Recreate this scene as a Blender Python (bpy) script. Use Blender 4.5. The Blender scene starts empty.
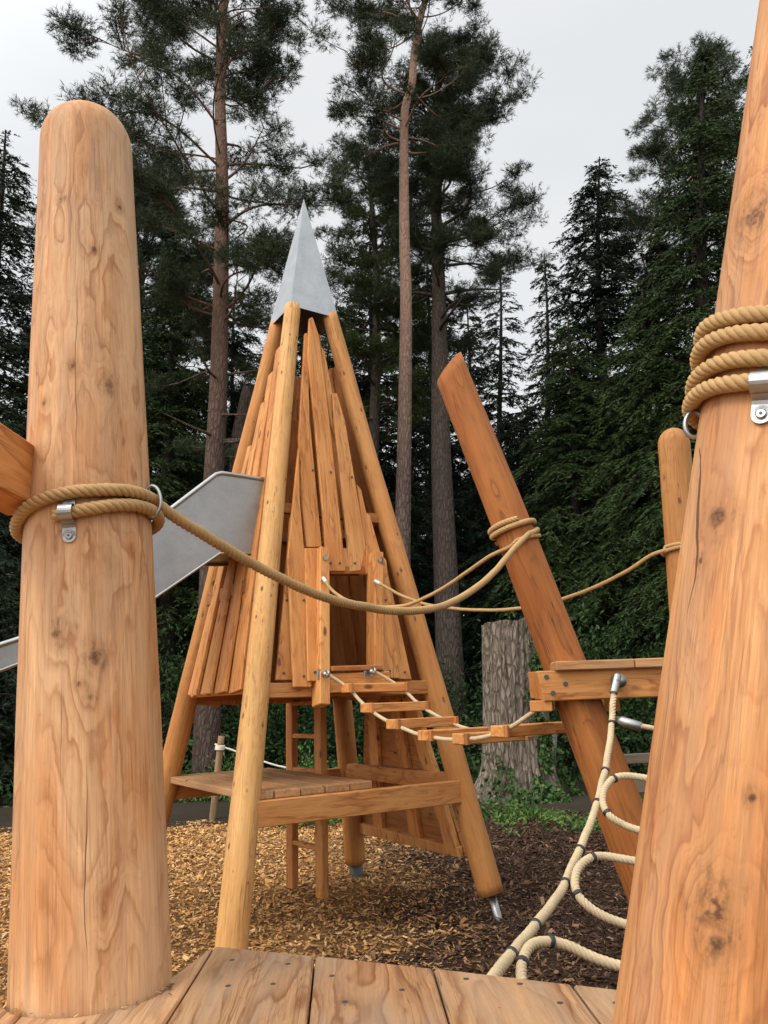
import bpy, bmesh, math, random
import numpy as np
from mathutils import Matrix, Vector

random.seed(5)
RNG = np.random.default_rng(11)
SC = bpy.context.scene
COL = SC.collection
RAD = math.radians
# ------------------------------------------------------------------ camera
PITCH, ROLL, FPX, HC = 14.1, -1.94, 758.4, 1.45
def _cam():
    a = RAD(90 + PITCH); r = RAD(ROLL)
    rx = np.array([[1, 0, 0], [0, math.cos(a), -math.sin(a)], [0, math.sin(a), math.cos(a)]])
    rz = np.array([[math.cos(r), -math.sin(r), 0], [math.sin(r), math.cos(r), 0], [0, 0, 1]])
    return rx @ rz
CR = _cam(); CP = np.array([0, 0, HC])
def ray(px, py):
    return CR @ np.array([(px - 384) / FPX, -(py - 512) / FPX, -1.0])
def at(px, py, Y):
    d = ray(px, py); return CP + d * (Y / d[1])
def atz(px, py, z):
    d = ray(px, py); return CP + d * ((z - HC) / d[2])
def atp(px, py, p0, n):
    d = ray(px, py); return CP + d * (np.dot(np.asarray(p0) - CP, n) / np.dot(d, n))
cam = bpy.data.cameras.new('camera'); co = bpy.data.objects.new('camera', cam); COL.objects.link(co)
cam.sensor_fit = 'VERTICAL'; cam.sensor_height = 36; cam.lens = FPX * 36 / 1024
cam.clip_start = 0.05; cam.clip_end = 2000
M4 = Matrix([list(CR[i]) + [CP[i]] for i in range(3)] + [[0, 0, 0, 1]]); co.matrix_world = M4
SC.camera = co

# ------------------------------------------------------------------ node helper
class NB:
    def __init__(s, name):
        s.mat = bpy.data.materials.new(name); s.mat.use_nodes = True
        s.nt = s.mat.node_tree; s.nt.nodes.clear()
        s.out = s.n('ShaderNodeOutputMaterial')
    def n(s, t, **kw):
        nd = s.nt.nodes.new(t)
        for k, v in kw.items(): setattr(nd, k, v)
        return nd
    def put(s, sock, v):
        if v is None: return
        if isinstance(v, bpy.types.NodeSocket): s.nt.links.new(v, sock)
        else:
            if isinstance(v, (tuple, list)) and len(v) == 3 and sock.type == 'RGBA': v = (*v, 1)
            sock.default_value = v
    def m(s, op, a, b=None, c=None, clamp=False):
        nd = s.n('ShaderNodeMath', operation=op); nd.use_clamp = clamp
        for i, v in enumerate((a, b, c)): s.put(nd.inputs[i], v)
        return nd.outputs[0]
    def v(s, op, a, b=None, sc=None):
        nd = s.n('ShaderNodeVectorMath', operation=op)
        s.put(nd.inputs[0], a)
        if b is not None: s.put(nd.inputs[1], b)
        if sc is not None: s.put(nd.inputs['Scale'], sc)
        return nd.outputs['Value'] if op in ('LENGTH', 'DOT_PRODUCT', 'DISTANCE') else nd.outputs[0]
    def noise(s, vec, scale=1.0, detail=2.0, rough=0.5, dist=0.0):
        nd = s.n('ShaderNodeTexNoise')
        s.put(nd.inputs['Vector'], vec); s.put(nd.inputs['Scale'], scale); s.put(nd.inputs['Detail'], detail)
        s.put(nd.inputs['Roughness'], rough); s.put(nd.inputs['Distortion'], dist)
        return nd.outputs['Fac']
    def ramp(s, f, stops, interp='LINEAR'):
        nd = s.n('ShaderNodeValToRGB'); cr = nd.color_ramp; cr.interpolation = interp
        while len(cr.elements) < len(stops): cr.elements.new(0.5)
        for e, (p, c) in zip(cr.elements, stops):
            e.position = p
            e.color = (c, c, c, 1) if isinstance(c, (int, float)) else (*c, 1)
        s.put(nd.inputs[0], f); return nd.outputs[0]
    def mix(s, f, a, b, mode='MIX'):
        nd = s.n('ShaderNodeMix', data_type='RGBA', blend_type=mode)
        s.put(nd.inputs[0], f); s.put(nd.inputs[6], a); s.put(nd.inputs[7], b)
        return nd.outputs[2]
    def sstep(s, x, lo, hi):
        nd = s.n('ShaderNodeMapRange', interpolation_type='SMOOTHSTEP')
        s.put(nd.inputs[0], x); s.put(nd.inputs[1], lo); s.put(nd.inputs[2], hi)
        return nd.outputs[0]
    def sep(s, vec):
        nd = s.n('ShaderNodeSeparateXYZ'); s.put(nd.inputs[0], vec); return nd.outputs
    def bsdf(s, col, rough=0.6, metal=0.0, bump=None, bstr=0.3, bdist=0.01, spec=None, trans=None):
        p = s.n('ShaderNodeBsdfPrincipled')
        s.put(p.inputs['Base Color'], col); s.put(p.inputs['Roughness'], rough); s.put(p.inputs['Metallic'], metal)
        if spec is not None: s.put(p.inputs['Specular IOR Level'], spec)
        if bump is not None:
            b = s.n('ShaderNodeBump'); b.inputs['Strength'].default_value = bstr; b.inputs['Distance'].default_value = bdist
            s.put(b.inputs['Height'], bump); s.nt.links.new(b.outputs[0], p.inputs['Normal'])
        s.nt.links.new(p.outputs[0], s.out.inputs[0]); return s.mat

def wood(name, light, mid, dark, sxy=7.0, sz=0.9, rings=9.0, knot=(5.0, 2.2, 0.11), fib=0.25, grey=0.0, knots=(), cracks=(), checks=0.0, ringamt=1.0, contrast=1.0, patch=None):
    b = NB(name)
    tc = b.n('ShaderNodeTexCoord').outputs['Object']
    geo = b.n('ShaderNodeNewGeometry').outputs['Random Per Island']
    oi = b.n('ShaderNodeObjectInfo').outputs['Random']
    rnd = b.m('FRACT', b.m('ADD', b.m('MULTIPLY', geo, 7.31), oi))
    off = b.v('SCALE', (11.3, 17.9, 23.1), sc=rnd)
    p = b.v('ADD', tc, off) if not knots else tc
    big = b.noise(b.v('MULTIPLY', p, (sxy, sxy, sz)), 1.0, 1.6, 0.45, 0.25)
    warp = b.noise(b.v('MULTIPLY', p, (sxy * 3.3, sxy * 3.3, sz * 5.5)), 1.0, 2.5, 0.55, 0.3)
    ph = b.m('ADD', b.m('MULTIPLY', big, rings), b.m('MULTIPLY', warp, 1.5))
    # knots
    kd = None; halo = None
    if knots:
        for (kx, ky, kz, kr) in knots:
            dv = b.v('MULTIPLY', b.v('SUBTRACT', tc, (kx, ky, kz)), (1.0, 1.0, 0.8))
            wob = b.m('MULTIPLY', b.noise(p, 55.0, 3.0), kr * 1.5)
            d = b.m('ADD', b.v('LENGTH', dv), wob)
            d2 = b.v('LENGTH', b.v('MULTIPLY', b.v('SUBTRACT', tc, (kx, ky, kz)), (1.0, 1.0, 0.5 if kr < .018 else .8)))
            g = b.m('POWER', 2.718, b.m('MULTIPLY', b.m('POWER', b.m('DIVIDE', d2, kr * 2.9), 2.0), -1.0))
            ph = b.m('ADD', ph, b.m('MULTIPLY', g, 0.75 if kr < .018 else 2.6))
            core = b.sstep(d, kr * 2.0, kr * 1.15)
            if kr >= .018: core = b.m('MULTIPLY', core, b.sstep(b.noise(p, 60.0, 3.0), .40, .58))
            star = b.m('MULTIPLY', b.sstep(d, kr * 4.2, kr * 1.2), b.sstep(b.noise(b.v('MULTIPLY', p, (75, 75, 26)), 1.0, 4.0, .65), 0.46, 0.66))
            k1 = b.m('MAXIMUM', core, b.m('MULTIPLY', star, 0.8))
            kd = k1 if kd is None else b.m('MAXIMUM', kd, k1)
            hl = b.sstep(d, kr * 4.0, kr * 1.3); halo = hl if halo is None else b.m('MAXIMUM', halo, hl)
    if knot:
        vn = b.n('ShaderNodeTexVoronoi', feature='F1')
        b.put(vn.inputs['Vector'], b.v('MULTIPLY', p, (knot[0], knot[0], knot[1]))); vn.inputs['Scale'].default_value = 1.0
        d = b.m('ADD', vn.outputs['Distance'], b.m('MULTIPLY', b.noise(p, 45.0, 1.0), 0.04))
        g = b.m('POWER', 2.718, b.m('MULTIPLY', b.m('POWER', b.m('DIVIDE', d, knot[2] * 2.6), 2.0), -1.0))
        ph = b.m('ADD', ph, b.m('MULTIPLY', g, 1.6))
        k1 = b.sstep(d, knot[2] * 1.25, knot[2] * 0.7)
        kd = k1 if kd is None else b.m('MAXIMUM', kd, k1)
    wig = b.noise(b.v('MULTIPLY', p, (60, 60, 5)), 1.0, 2.0)
    ph = b.m('ADD', ph, b.m('MULTIPLY', wig, 0.22))
    saw = b.m('FRACT', ph)
    r1 = b.ramp(saw, [(0.0, 0.5), (0.1, 0.0), (0.5, 0.08), (0.74, 0.5), (0.88, 1.0), (0.95, 1.0), (1.0, 0.5)])
    r2 = b.ramp(b.m('FRACT', b.m('MULTIPLY', ph, 3.0)), [(0.0, 0.2), (0.25, 0.0), (0.7, 0.35), (0.88, 1.0), (1.0, 0.2)])
    ring = b.m('ADD', b.m('MULTIPLY', r1, 0.78), b.m('MULTIPLY', b.m('MULTIPLY', r2, 0.5), b.sstep(b.noise(b.v('MULTIPLY', p, (14, 14, 2.5)), 1.0, 1.0), 0.3, 0.65)))
    fibr = b.noise(b.v('MULTIPLY', p, (190, 190, 6)), 1.0, 4.0, 0.75)
    blot = b.noise(b.v('MULTIPLY', p, (5, 5, 1.6)), 1.0, 3.0, 0.55)
    amt = b.m('MULTIPLY', b.m('MULTIPLY', ring, b.sstep(b.noise(b.v('MULTIPLY', p, (11, 11, 3.0)), 1.0, 2.0), 0.28, 0.62)), 0.9 * ringamt)
    base = b.mix(b.sstep(blot, 0.3, 0.72), light, mid)
    if patch:
        base = b.mix(b.m('MULTIPLY', b.sstep(b.noise(b.v('MULTIPLY', p, (8, 8, 1.7)), 1.0, 4.0, 0.62, 0.4), 0.46, 0.66), 0.52), base, patch)
    col = b.mix(amt, base, dark)
    fm = b.m('ADD', b.m('MULTIPLY', b.m('SUBTRACT', fibr, 0.5), fib * 2), 1.0)
    tone = b.m('ADD', b.m('MULTIPLY', rnd, 0.34), 0.80)
    hn = b.noise(b.v('MULTIPLY', p, (85, 85, 1.9)), 1.0, 2.0, 0.5)
    hair = b.m('MULTIPLY', b.sstep(b.m('ABSOLUTE', b.m('SUBTRACT', hn, 0.5)), 0.035, 0.006), b.sstep(b.noise(b.v('MULTIPLY', p, (16, 16, 3.5)), 1.0, 2.0), 0.42, 0.6))
    fleck = b.sstep(b.noise(b.v('MULTIPLY', p, (210, 210, 60)), 1.0, 2.0, 0.6), 0.66, 0.76)
    streak = b.noise(b.v('MULTIPLY', p, (48, 48, 1.6)), 1.0, 3.0, 0.6)
    fm = b.m('MULTIPLY', fm, b.m('ADD', 0.72, b.m('MULTIPLY', streak, 0.56)))
    col = b.v('SCALE', col, sc=b.m('MULTIPLY', fm, tone))
    col = b.mix(b.m('ADD', b.m('MULTIPLY', hair, 0.34), b.m('MULTIPLY', fleck, 0.30), clamp=True), col, (0.20, 0.085, 0.03))
    r2_ = b.m('FRACT', b.m('MULTIPLY', rnd, 17.3))
    col = b.mix(b.m('MULTIPLY', r2_, 0.55), col, b.v('MULTIPLY', col, (1.0, 0.80, 0.62)))
    if grey > 0:
        gm = b.m('MULTIPLY', b.sstep(b.noise(b.v('MULTIPLY', p, (12, 12, 2)), 1.0, 4.0, 0.6), 0.38, 0.7), grey)
        col = b.mix(gm, col, (0.29, 0.215, 0.15))
    if halo is not None: col = b.mix(b.m('MULTIPLY', halo, 0.42), col, (0.30, 0.135, 0.045))
    if kd is not None:
        kc = b.mix(b.sstep(b.noise(p, 130.0, 2.0), 0.42, 0.68), (0.05, 0.02, 0.009), (0.20, 0.08, 0.03))
        col = b.mix(b.m('MULTIPLY', kd, 0.85), col, kc)
    cr = None
    x, y, z = b.sep(tc)
    for (cx, z0, z1, w) in cracks:
        wv = b.m('MULTIPLY', b.m('SUBTRACT', b.noise(b.v('MULTIPLY', tc, (0.0, 0.0, 3.1)), 1.0, 3.0), 0.5), 0.035)
        dx = b.m('ABSOLUTE', b.m('SUBTRACT', b.m('ADD', x, wv), cx))
        zc = b.m('MULTIPLY', b.sstep(z, z0, z0 + 0.18), b.sstep(z, z1, z1 - 0.18))
        cm = b.m('MULTIPLY', b.sstep(dx, b.m('MULTIPLY', zc, w), b.m('MULTIPLY', zc, w * 0.35)), b.m('LESS_THAN', y, 0.0))
        cm = b.m('MULTIPLY', cm, b.m('GREATER_THAN', zc, 0.02))
        cr = cm if cr is None else b.m('MAXIMUM', cr, cm)
    if checks > 0:
        cn = b.noise(b.v('MULTIPLY', p, (26, 26, 0.9)), 1.0, 3.0, 0.6)
        cm = b.m('MULTIPLY', b.sstep(b.m('ABSOLUTE', b.m('SUBTRACT', cn, 0.5)), 0.012, 0.002), b.sstep(b.noise(b.v('MULTIPLY', p, (7, 7, 1.3)), 1.0, 1.0), 0.5, 0.6))
        cm = b.m('MULTIPLY', cm, checks)
        cr = cm if cr is None else b.m('MAXIMUM', cr, cm)
    if cr is not None: col = b.mix(b.m('MULTIPLY', cr, 0.85), col, (0.06, 0.028, 0.012))
    h = b.m('ADD', b.m('MULTIPLY', fibr, 0.7), b.m('MULTIPLY', ring, -0.3))
    if cr is not None: h = b.m('SUBTRACT', h, b.m('MULTIPLY', cr, 3.0))
    return b.bsdf(col, b.m('ADD', 0.55, b.m('MULTIPLY', fibr, 0.25)), bump=h, bstr=0.35, bdist=0.003, spec=0.3)

def rope_mat(name, c1, c2):
    b = NB(name); tc = b.n('ShaderNodeTexCoord').outputs['Object']
    n1 = b.noise(tc, 260.0, 3.0, 0.6); n2 = b.noise(tc, 9.0, 2.0)
    col = b.mix(n1, c1, c2); col = b.v('SCALE', col, sc=b.m('ADD', 0.66, b.m('MULTIPLY', b.m('ADD', n2, b.noise(tc, 38.0, 3.0, .6)), 0.36)))
    return b.bsdf(col, 0.75, bump=n1, bstr=0.25, bdist=0.002, spec=0.35)
def metal_mat(name, c, rough=0.35, streak=True, metal=1.0):
    b = NB(name); tc = b.n('ShaderNodeTexCoord').outputs['Object']
    n1 = b.noise(tc, 7.0, 4.0, 0.6); n2 = b.noise(b.v('MULTIPLY', tc, (60, 60, 8)), 1.0, 2.0); n3 = b.noise(tc, 40.0, 3.0, 0.6)
    n4 = b.noise(tc, 2.6, 3.0, 0.6, 0.6)
    col = b.v('SCALE', c, sc=b.m('ADD', 0.42, b.m('MULTIPLY', b.m('ADD', b.m('ADD', n1, b.m('MULTIPLY', n3, 0.5)), n4), 0.46)))
    return b.bsdf(col, b.m('ADD', rough - 0.1, b.m('MULTIPLY', n1, 0.25)), metal=metal, bump=n2, bstr=0.06, bdist=0.002)
def plain(name, c, rough=0.6, var=0.3, scale=20.0):
    b = NB(name); tc = b.n('ShaderNodeTexCoord').outputs['Object']
    n1 = b.noise(tc, scale, 3.0, 0.6)
    return b.bsdf(b.v('SCALE', c, sc=b.m('ADD', 1 - var, b.m('MULTIPLY', n1, 2 * var))), rough, bump=n1, bstr=0.2, bdist=0.003)
def leaf_mat(name, c1, c2, c3=None, rough=0.55):
    b = NB(name); r = b.n('ShaderNodeNewGeometry').outputs['Random Per Island']
    tc = b.n('ShaderNodeTexCoord').outputs['Object']
    n1 = b.noise(tc, 0.9, 2.0)
    f = b.m('ADD', b.m('MULTIPLY', r, 0.6), b.m('MULTIPLY', b.m('SUBTRACT', n1, 0.3), 1.0), clamp=True)
    st = [(0.0, c1), (0.75, c2), (1.0, c3 or c2)]
    col = b.ramp(f, st)
    return b.bsdf(col, rough, spec=0.10)
def bark_mat(name, c1, c2, c3=None, zc=8.0, up=None):
    b = NB(name); tc = b.n('ShaderNodeTexCoord').outputs['Object']
    p = b.v('MULTIPLY', tc, (1, 1, 0.28))
    n1 = b.noise(p, 22.0, 5.0, 0.65, 0.4); n2 = b.noise(tc, 2.5, 2.0)
    vn = b.n('ShaderNodeTexVoronoi', feature='DISTANCE_TO_EDGE'); b.put(vn.inputs['Vector'], b.v('ADD', p, b.v('SCALE', (1, 1, 1), sc=b.m('MULTIPLY', n1, 0.05)))); vn.inputs['Scale'].default_value = 16.0
    cr = b.sstep(vn.outputs['Distance'], 0.0, 0.22)
    col = b.mix(b.m('MULTIPLY', n1, b.m('ADD', 0.4, b.m('MULTIPLY', cr, 0.7)), clamp=True), c1, c2)
    if c3:
        z = b.sep(tc)[2]
        col = b.mix(b.m('MULTIPLY', b.sstep(b.m('ADD', z, b.m('MULTIPLY', n2, 3.0)), up[0], up[1]), b.m('ADD', 0.45, b.m('MULTIPLY', n1, 0.8)), clamp=True), col, c3)
    return b.bsdf(col, 0.9, bump=b.m('ADD', n1, b.m('MULTIPLY', cr, 0.8)), bstr=0.8, bdist=0.03, spec=0.15)

# ------------------------------------------------------------------ mesh helpers
def unit(v): v = np.asarray(v, float); return v / np.linalg.norm(v)
def frame(origin, zdir, xhint=(1, 0, 0)):
    z = unit(zdir); xh = np.asarray(xhint, float); x = xh - z * np.dot(xh, z)
    if np.linalg.norm(x) < 1e-4: x = np.array([0, 1, 0]) - z * z[1]
    x = unit(x); y = np.cross(z, x)
    return Matrix([[x[0], y[0], z[0], origin[0]], [x[1], y[1], z[1], origin[1]], [x[2], y[2], z[2], origin[2]], [0, 0, 0, 1]])
def mworld(o):
    m = o.matrix_basis.copy()
    return mworld(o.parent) @ m if o.parent else m
def link(o, M, parent):
    COL.objects.link(o)
    if parent is not None:
        o.parent = parent; o.matrix_basis = mworld(parent).inverted() @ M
    else: o.matrix_basis = M
    return o
def obj(name, V, F, mat, M=None, parent=None, smooth=False, bevel=0.0, seg=1):
    """one mesh object from WORLD coordinates; M is its own frame"""
    V = np.asarray(V, float)
    if M is None:
        M = Matrix.Translation(Vector(V.mean(0))) if parent is None else Matrix.Translation(Vector(V.mean(0)))
    Mi = np.array(M.inverted()); L = V @ Mi[:3, :3].T + Mi[:3, 3]
    me = bpy.data.meshes.new(name); me.from_pydata(L.tolist(), [], [list(f) for f in F]); me.update()
    if bevel > 0:
        bm = bmesh.new(); bm.from_mesh(me)
        ed = [e for e in bm.edges if len(e.link_faces) == 2 and e.calc_face_angle(0) > 0.6]
        bmesh.ops.bevel(bm, geom=ed, offset=bevel, segments=seg, affect='EDGES', clamp_overlap=True, profile=0.6)
        bm.to_mesh(me); bm.free()
    if smooth: me.polygons.foreach_set('use_smooth', [True] * len(me.polygons))
    if mat: me.materials.append(mat)
    return link(bpy.data.objects.new(name, me), M, parent)
def tri_obj(name, V, mat, M, parent=None, quads=False, mats=None, midx=None):
    """big soup of separate triangles (n,3,3) or quads (n,4,3), world coords"""
    k = 4 if quads else 3; n = len(V)
    Mi = np.array(M.inverted()); L = V.reshape(-1, 3) @ Mi[:3, :3].T + Mi[:3, 3]
    me = bpy.data.meshes.new(name); me.vertices.add(n * k); me.vertices.foreach_set('co', L.ravel().astype(np.float32))
    me.loops.add(n * k); me.loops.foreach_set('vertex_index', np.arange(n * k, dtype=np.int32))
    me.polygons.add(n); me.polygons.foreach_set('loop_start', np.arange(0, n * k, k, dtype=np.int32))
    me.update(calc_edges=True)
    me.materials.append(mat)
    return link(bpy.data.objects.new(name, me), M, parent)
def empty(name, loc, parent=None):
    o = bpy.data.objects.new(name, None); o.empty_display_size = 0.2
    return link(o, Matrix.Translation(Vector(loc)), parent)
def tag(o, label=None, cat=None, group=None, kind=None):
    if label: o['label'] = label
    if cat: o['category'] = cat
    if group: o['group'] = group
    if kind: o['kind'] = kind
    return o
class MB:
    def __init__(s): s.V = []; s.F = []
    def add(s, V, F):
        k = len(s.V); s.V += [list(map(float, v)) for v in V]; s.F += [[i + k for i in f] for f in F]; return s
    def box(s, c, ax, ay, az, hx, hy, hz):
        c = np.asarray(c, float); ax, ay, az = map(unit, (ax, ay, az))
        V = [c + ax * hx * i + ay * hy * j + az * hz * k for k in (-1, 1) for j in (-1, 1) for i in (-1, 1)]
        return s.add(V, [(0, 2, 3, 1), (4, 5, 7, 6), (0, 1, 5, 4), (2, 6, 7, 3), (0, 4, 6, 2), (1, 3, 7, 5)])
    def bar(s, p0, p1, w, h, up=(0, 0, 1)):
        p0 = np.asarray(p0, float); p1 = np.asarray(p1, float); z = unit(p1 - p0)
        upv = np.asarray(up, float); u = unit(upv - z * np.dot(upv, z)); x = np.cross(u, z)
        return s.box((p0 + p1) / 2, x, u, z, w / 2, h / 2, np.linalg.norm(p1 - p0) / 2)
    def tube(s, P, r, n=10, cap=True):
        P = np.asarray(P, float); r = np.full(len(P), r) if np.isscalar(r) else np.asarray(r)
        T, X, Y = pframes(P); a = np.linspace(0, 2 * np.pi, n, endpoint=False)
        V = P[:, None] + r[:, None, None] * (np.cos(a)[None, :, None] * X[:, None] + np.sin(a)[None, :, None] * Y[:, None])
        F = [(i * n + j, i * n + (j + 1) % n, (i + 1) * n + (j + 1) % n, (i + 1) * n + j) for i in range(len(P) - 1) for j in range(n)]
        if cap: F += [tuple(range(n - 1, -1, -1)), tuple((len(P) - 1) * n + j for j in range(n))]
        return s.add(V.reshape(-1, 3), F)
    def prism(s, poly, d):
        poly = np.asarray(poly, float); d = np.asarray(d, float); n = len(poly)
        return s.add(list(poly) + list(poly + d), [tuple(range(n)), tuple(range(2 * n - 1, n - 1, -1))] + [((i + 1) % n, i, n + i, n + (i + 1) % n) for i in range(n)])
    def build(s, name, mat, M=None, parent=None, **k): return obj(name, s.V, s.F, mat, M, parent, **k)
def pframes(P):
    T = np.gradient(P, axis=0); T /= np.linalg.norm(T, axis=1)[:, None] + 1e-12
    X = np.zeros_like(P); a = np.array([0, 0, 1.0]) if abs(T[0][2]) < 0.9 else np.array([1.0, 0, 0])
    x = unit(a - T[0] * np.dot(a, T[0])); X[0] = x
    for i in range(1, len(P)):
        x = x - T[i] * np.dot(x, T[i]); x /= np.linalg.norm(x); X[i] = x
    return T, X, np.cross(T, X)
def spline(P, step):
    """Catmull-Rom through P, resampled to equal steps"""
    P = np.asarray(P, float); Q = np.vstack([2 * P[0] - P[1], P, 2 * P[-1] - P[-2]]); out = []
    for i in range(1, len(Q) - 2):
        t = np.linspace(0, 1, 24, endpoint=False)[:, None]; a, b, c, d = Q[i - 1:i + 3]
        out.append(0.5 * (2 * b + (c - a) * t + (2 * a - 5 * b + 4 * c - d) * t ** 2 + (3 * b - a - 3 * c + d) * t ** 3))
    out = np.vstack(out + [P[-1:]])
    L = np.r_[0, np.cumsum(np.linalg.norm(np.diff(out, axis=0), axis=1))]; n = max(3, int(L[-1] / step) + 1)
    return np.stack([np.interp(np.linspace(0, L[-1], n), L, out[:, k]) for k in range(3)], 1)
def vnoise(P, seed=0):
    """smooth value noise, P (...,3) -> (-1..1)"""
    P = np.asarray(P, float); i = np.floor(P).astype(np.int64); f = P - i; f = f * f * (3 - 2 * f)
    def h(a, b, c):
        n = (a * 374761393 + b * 668265263 + c * 2147483647 + seed * 974634777) & 0x7fffffff
        n = ((n ^ (n >> 13)) * 1274126177) & 0x7fffffff; n = (n ^ (n >> 16)) & 0xffff
        return n / 32767.5 - 1
    r = 0
    for dx in (0, 1):
        for dy in (0, 1):
            for dz in (0, 1):
                w = (f[..., 0] if dx else 1 - f[..., 0]) * (f[..., 1] if dy else 1 - f[..., 1]) * (f[..., 2] if dz else 1 - f[..., 2])
                r = r + w * h(i[..., 0] + dx, i[..., 1] + dy, i[..., 2] + dz)
    return r
def log(name, p0, p1, r0, r1, mat, parent=None, top='flat', n=40, wob=0.006, seed=0, cut=0.6, dome=None, rings=None, lump=0.02):
    """a peeled log from p0 to p1: local z runs along it, local -y faces the camera"""
    p0 = np.asarray(p0, float); p1 = np.asarray(p1, float); L = np.linalg.norm(p1 - p0); M = frame(p0, p1 - p0)
    m = rings or max(8, int(L / 0.06)); zs = list(np.linspace(0, L, m)); dome = dome or r1 * 1.15
    a = np.linspace(0, 2 * np.pi, n, endpoint=False); V = []
    if top == 'dome':
        zs = [z for z in zs if z < L - dome - 0.01] + [L - dome * (1 - math.sin(t)) for t in np.linspace(0, math.pi / 2 * 0.97, 12)]
    zs = np.array(zs)
    for z in zs:
        r = r0 + (r1 - r0) * z / L
        if top == 'dome' and z > L - dome: r *= math.sqrt(max(0.0, 1 - ((z - (L - dome)) / dome) ** 2))
        q = np.stack([np.cos(a) * 1.3, np.sin(a) * 1.3, np.full(n, z * 1.7)], 1)
        q2 = np.stack([np.cos(a) * 4, np.sin(a) * 4, np.full(n, z * 6)], 1)
        rr = r * (1 + lump * vnoise(q, seed) + 0.3 * lump * vnoise(q2, seed + 3))
        w = wob * np.array([vnoise(np.array([z * 0.9, 0.5, seed]), 1), vnoise(np.array([z * 0.9, 7.5, seed]), 2)])
        zz = np.full(n, z)
        if top == 'cut': zz = z + np.where(z > L * 0.7, (z / L - 0.7) / 0.3, 0) * np.cos(a) * rr * cut
        V.append(np.stack([rr * np.cos(a) + w[0], rr * np.sin(a) + w[1], zz], 1))
    K = len(V); V = np.vstack(V)
    F = [(i * n + j, i * n + (j + 1) % n, (i + 1) * n + (j + 1) % n, (i + 1) * n + j) for i in range(K - 1) for j in range(n)]
    F += [tuple(range(n - 1, -1, -1)), tuple((K - 1) * n + j for j in range(n))]
    A = np.array(M); W = V @ A[:3, :3].T + A[:3, 3]
    o = obj(name, W, F, mat, M, parent)
    me = o.data; sm = [True] * len(me.polygons); sm[-1] = sm[-2] = False
    me.polygons.foreach_set('use_smooth', sm)
    return o
def rope_mesh(P, dia, strands=4, pitch=None, n=7, step=None):
    pitch = pitch or dia * 2.1; step = pitch / 12
    P = spline(P, step); P = P + dia * .07 * np.stack([vnoise(P * 14 + k_ * 9, k_) for k_ in (1, 2, 3)], 1); T, X, Y = pframes(P); s = np.r_[0, np.cumsum(np.linalg.norm(np.diff(P, axis=0), axis=1))]
    mb = MB(); ro, rs = dia * 0.265, dia * 0.238
    for k in range(strands):
        ph = s / pitch * 2 * np.pi + 2 * np.pi * k / strands
        C = P + ro * (np.cos(ph)[:, None] * X + np.sin(ph)[:, None] * Y)
        mb.tube(C, rs, n)
    return mb
def rope(name, P, dia, mat, parent=None, **k):
    mb = rope_mesh(P, dia, **k)
    M = Matrix.Translation(Vector(np.asarray(P)[0])) if parent is None else Matrix.Translation(Vector(np.asarray(P)[0]))
    return mb.build(name, mat, M, parent, smooth=True)
def ring(name, c, axis, R, r, mat, parent, n=18):
    F4 = np.array(frame(c, axis)); a = np.linspace(0, 2 * np.pi, n + 1)
    P = [F4[:3, 3] + F4[:3, 0] * R * math.cos(t) + F4[:3, 1] * R * math.sin(t) for t in a]
    return MB().tube(P, r, 6, False).build(name, mat, None, parent, smooth=True)
def band(name, c, axis, R, w, mat, parent, n=16):
    c = np.asarray(c, float); ax = unit(axis)
    return MB().tube([c - ax * w / 2, c - ax * w * 0.4, c + ax * w * 0.4, c + ax * w / 2], [R * 0.96, R, R, R * 0.96], n).build(name, mat, None, parent, smooth=True)

# ------------------------------------------------------------------ materials
# pale freshly planed larch for the two big posts; knots are set where the photo has them
def front(px, py, Y, M, r):
    q = np.array(M.inverted()) @ np.r_[at(px, py, Y), 1]; x = max(-r * 0.98, min(r * 0.98, q[0]))
    return x, -math.sqrt(r * r - x * x), q[2]
PL0, PL1 = at(92.5, 985, 1.67), at(86.5, 111, 1.67)
PL1 = PL1 + (PL1 - PL0) * -0.005
Lu = unit(PL1 - PL0); PLg = PL0 - Lu * (PL0[2] / Lu[2])
MPL = frame(PLg, PL1 - PLg)
PR0, PR1 = at(726, 1024, 1.22), at(820, 2, 1.22)
Ru = unit(PR1 - PR0); PRg = PR0 - Ru * (PR0[2] / Ru[2]); PRt = PR1 + Ru * 0.35
MPR = frame(PRg, PRt - PRg)
def hit(px, py, M, r):
    """local point where the picture ray meets a round post of radius r"""
    Mi = np.array(M.inverted()); o = Mi[:3, :3] @ CP + Mi[:3, 3]; d = Mi[:3, :3] @ ray(px, py)
    for _ in range(3):
        a = d[0] ** 2 + d[1] ** 2; b = o[0] * d[0] + o[1] * d[1]; c = o[0] ** 2 + o[1] ** 2 - r * r
        disc = b * b - a * c; t = (-b - math.sqrt(max(disc, 0))) / a
    return o + d * t
def rad_left(z): return np.interp(z, [0, 0.93, 1.45, 2.07, 2.69, 3.2], [0.166, 0.1515, 0.1435, 0.131, 0.116, 0.105])
kl = [(*hit(px, py, MPL, r), kr) for px, py, r, kr in [(72, 366, .134, .010), (110, 383, .134, .011), (56, 634, .146, .012), (96, 656, .146, .013), (43, 402, .134, .007), (60, 198, .12, .007), (121, 207, .12, .008), (94, 249, .12, .007), (90, 697, .148, .008), (79, 684, .148, .006)]]
kr_ = [(*hit(px, py, MPR, r), k) for px, py, r, k in [(752, 213, .125, .022), (716, 518, .137, .016), (713, 912, .148, .022), (752, 798, .145, .006), (700, 560, .138, .006), (716, 946, .149, .012)]]
def lx(px, py, Y, M): return (np.array(M.inverted()) @ np.r_[at(px, py, Y), 1])
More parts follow.
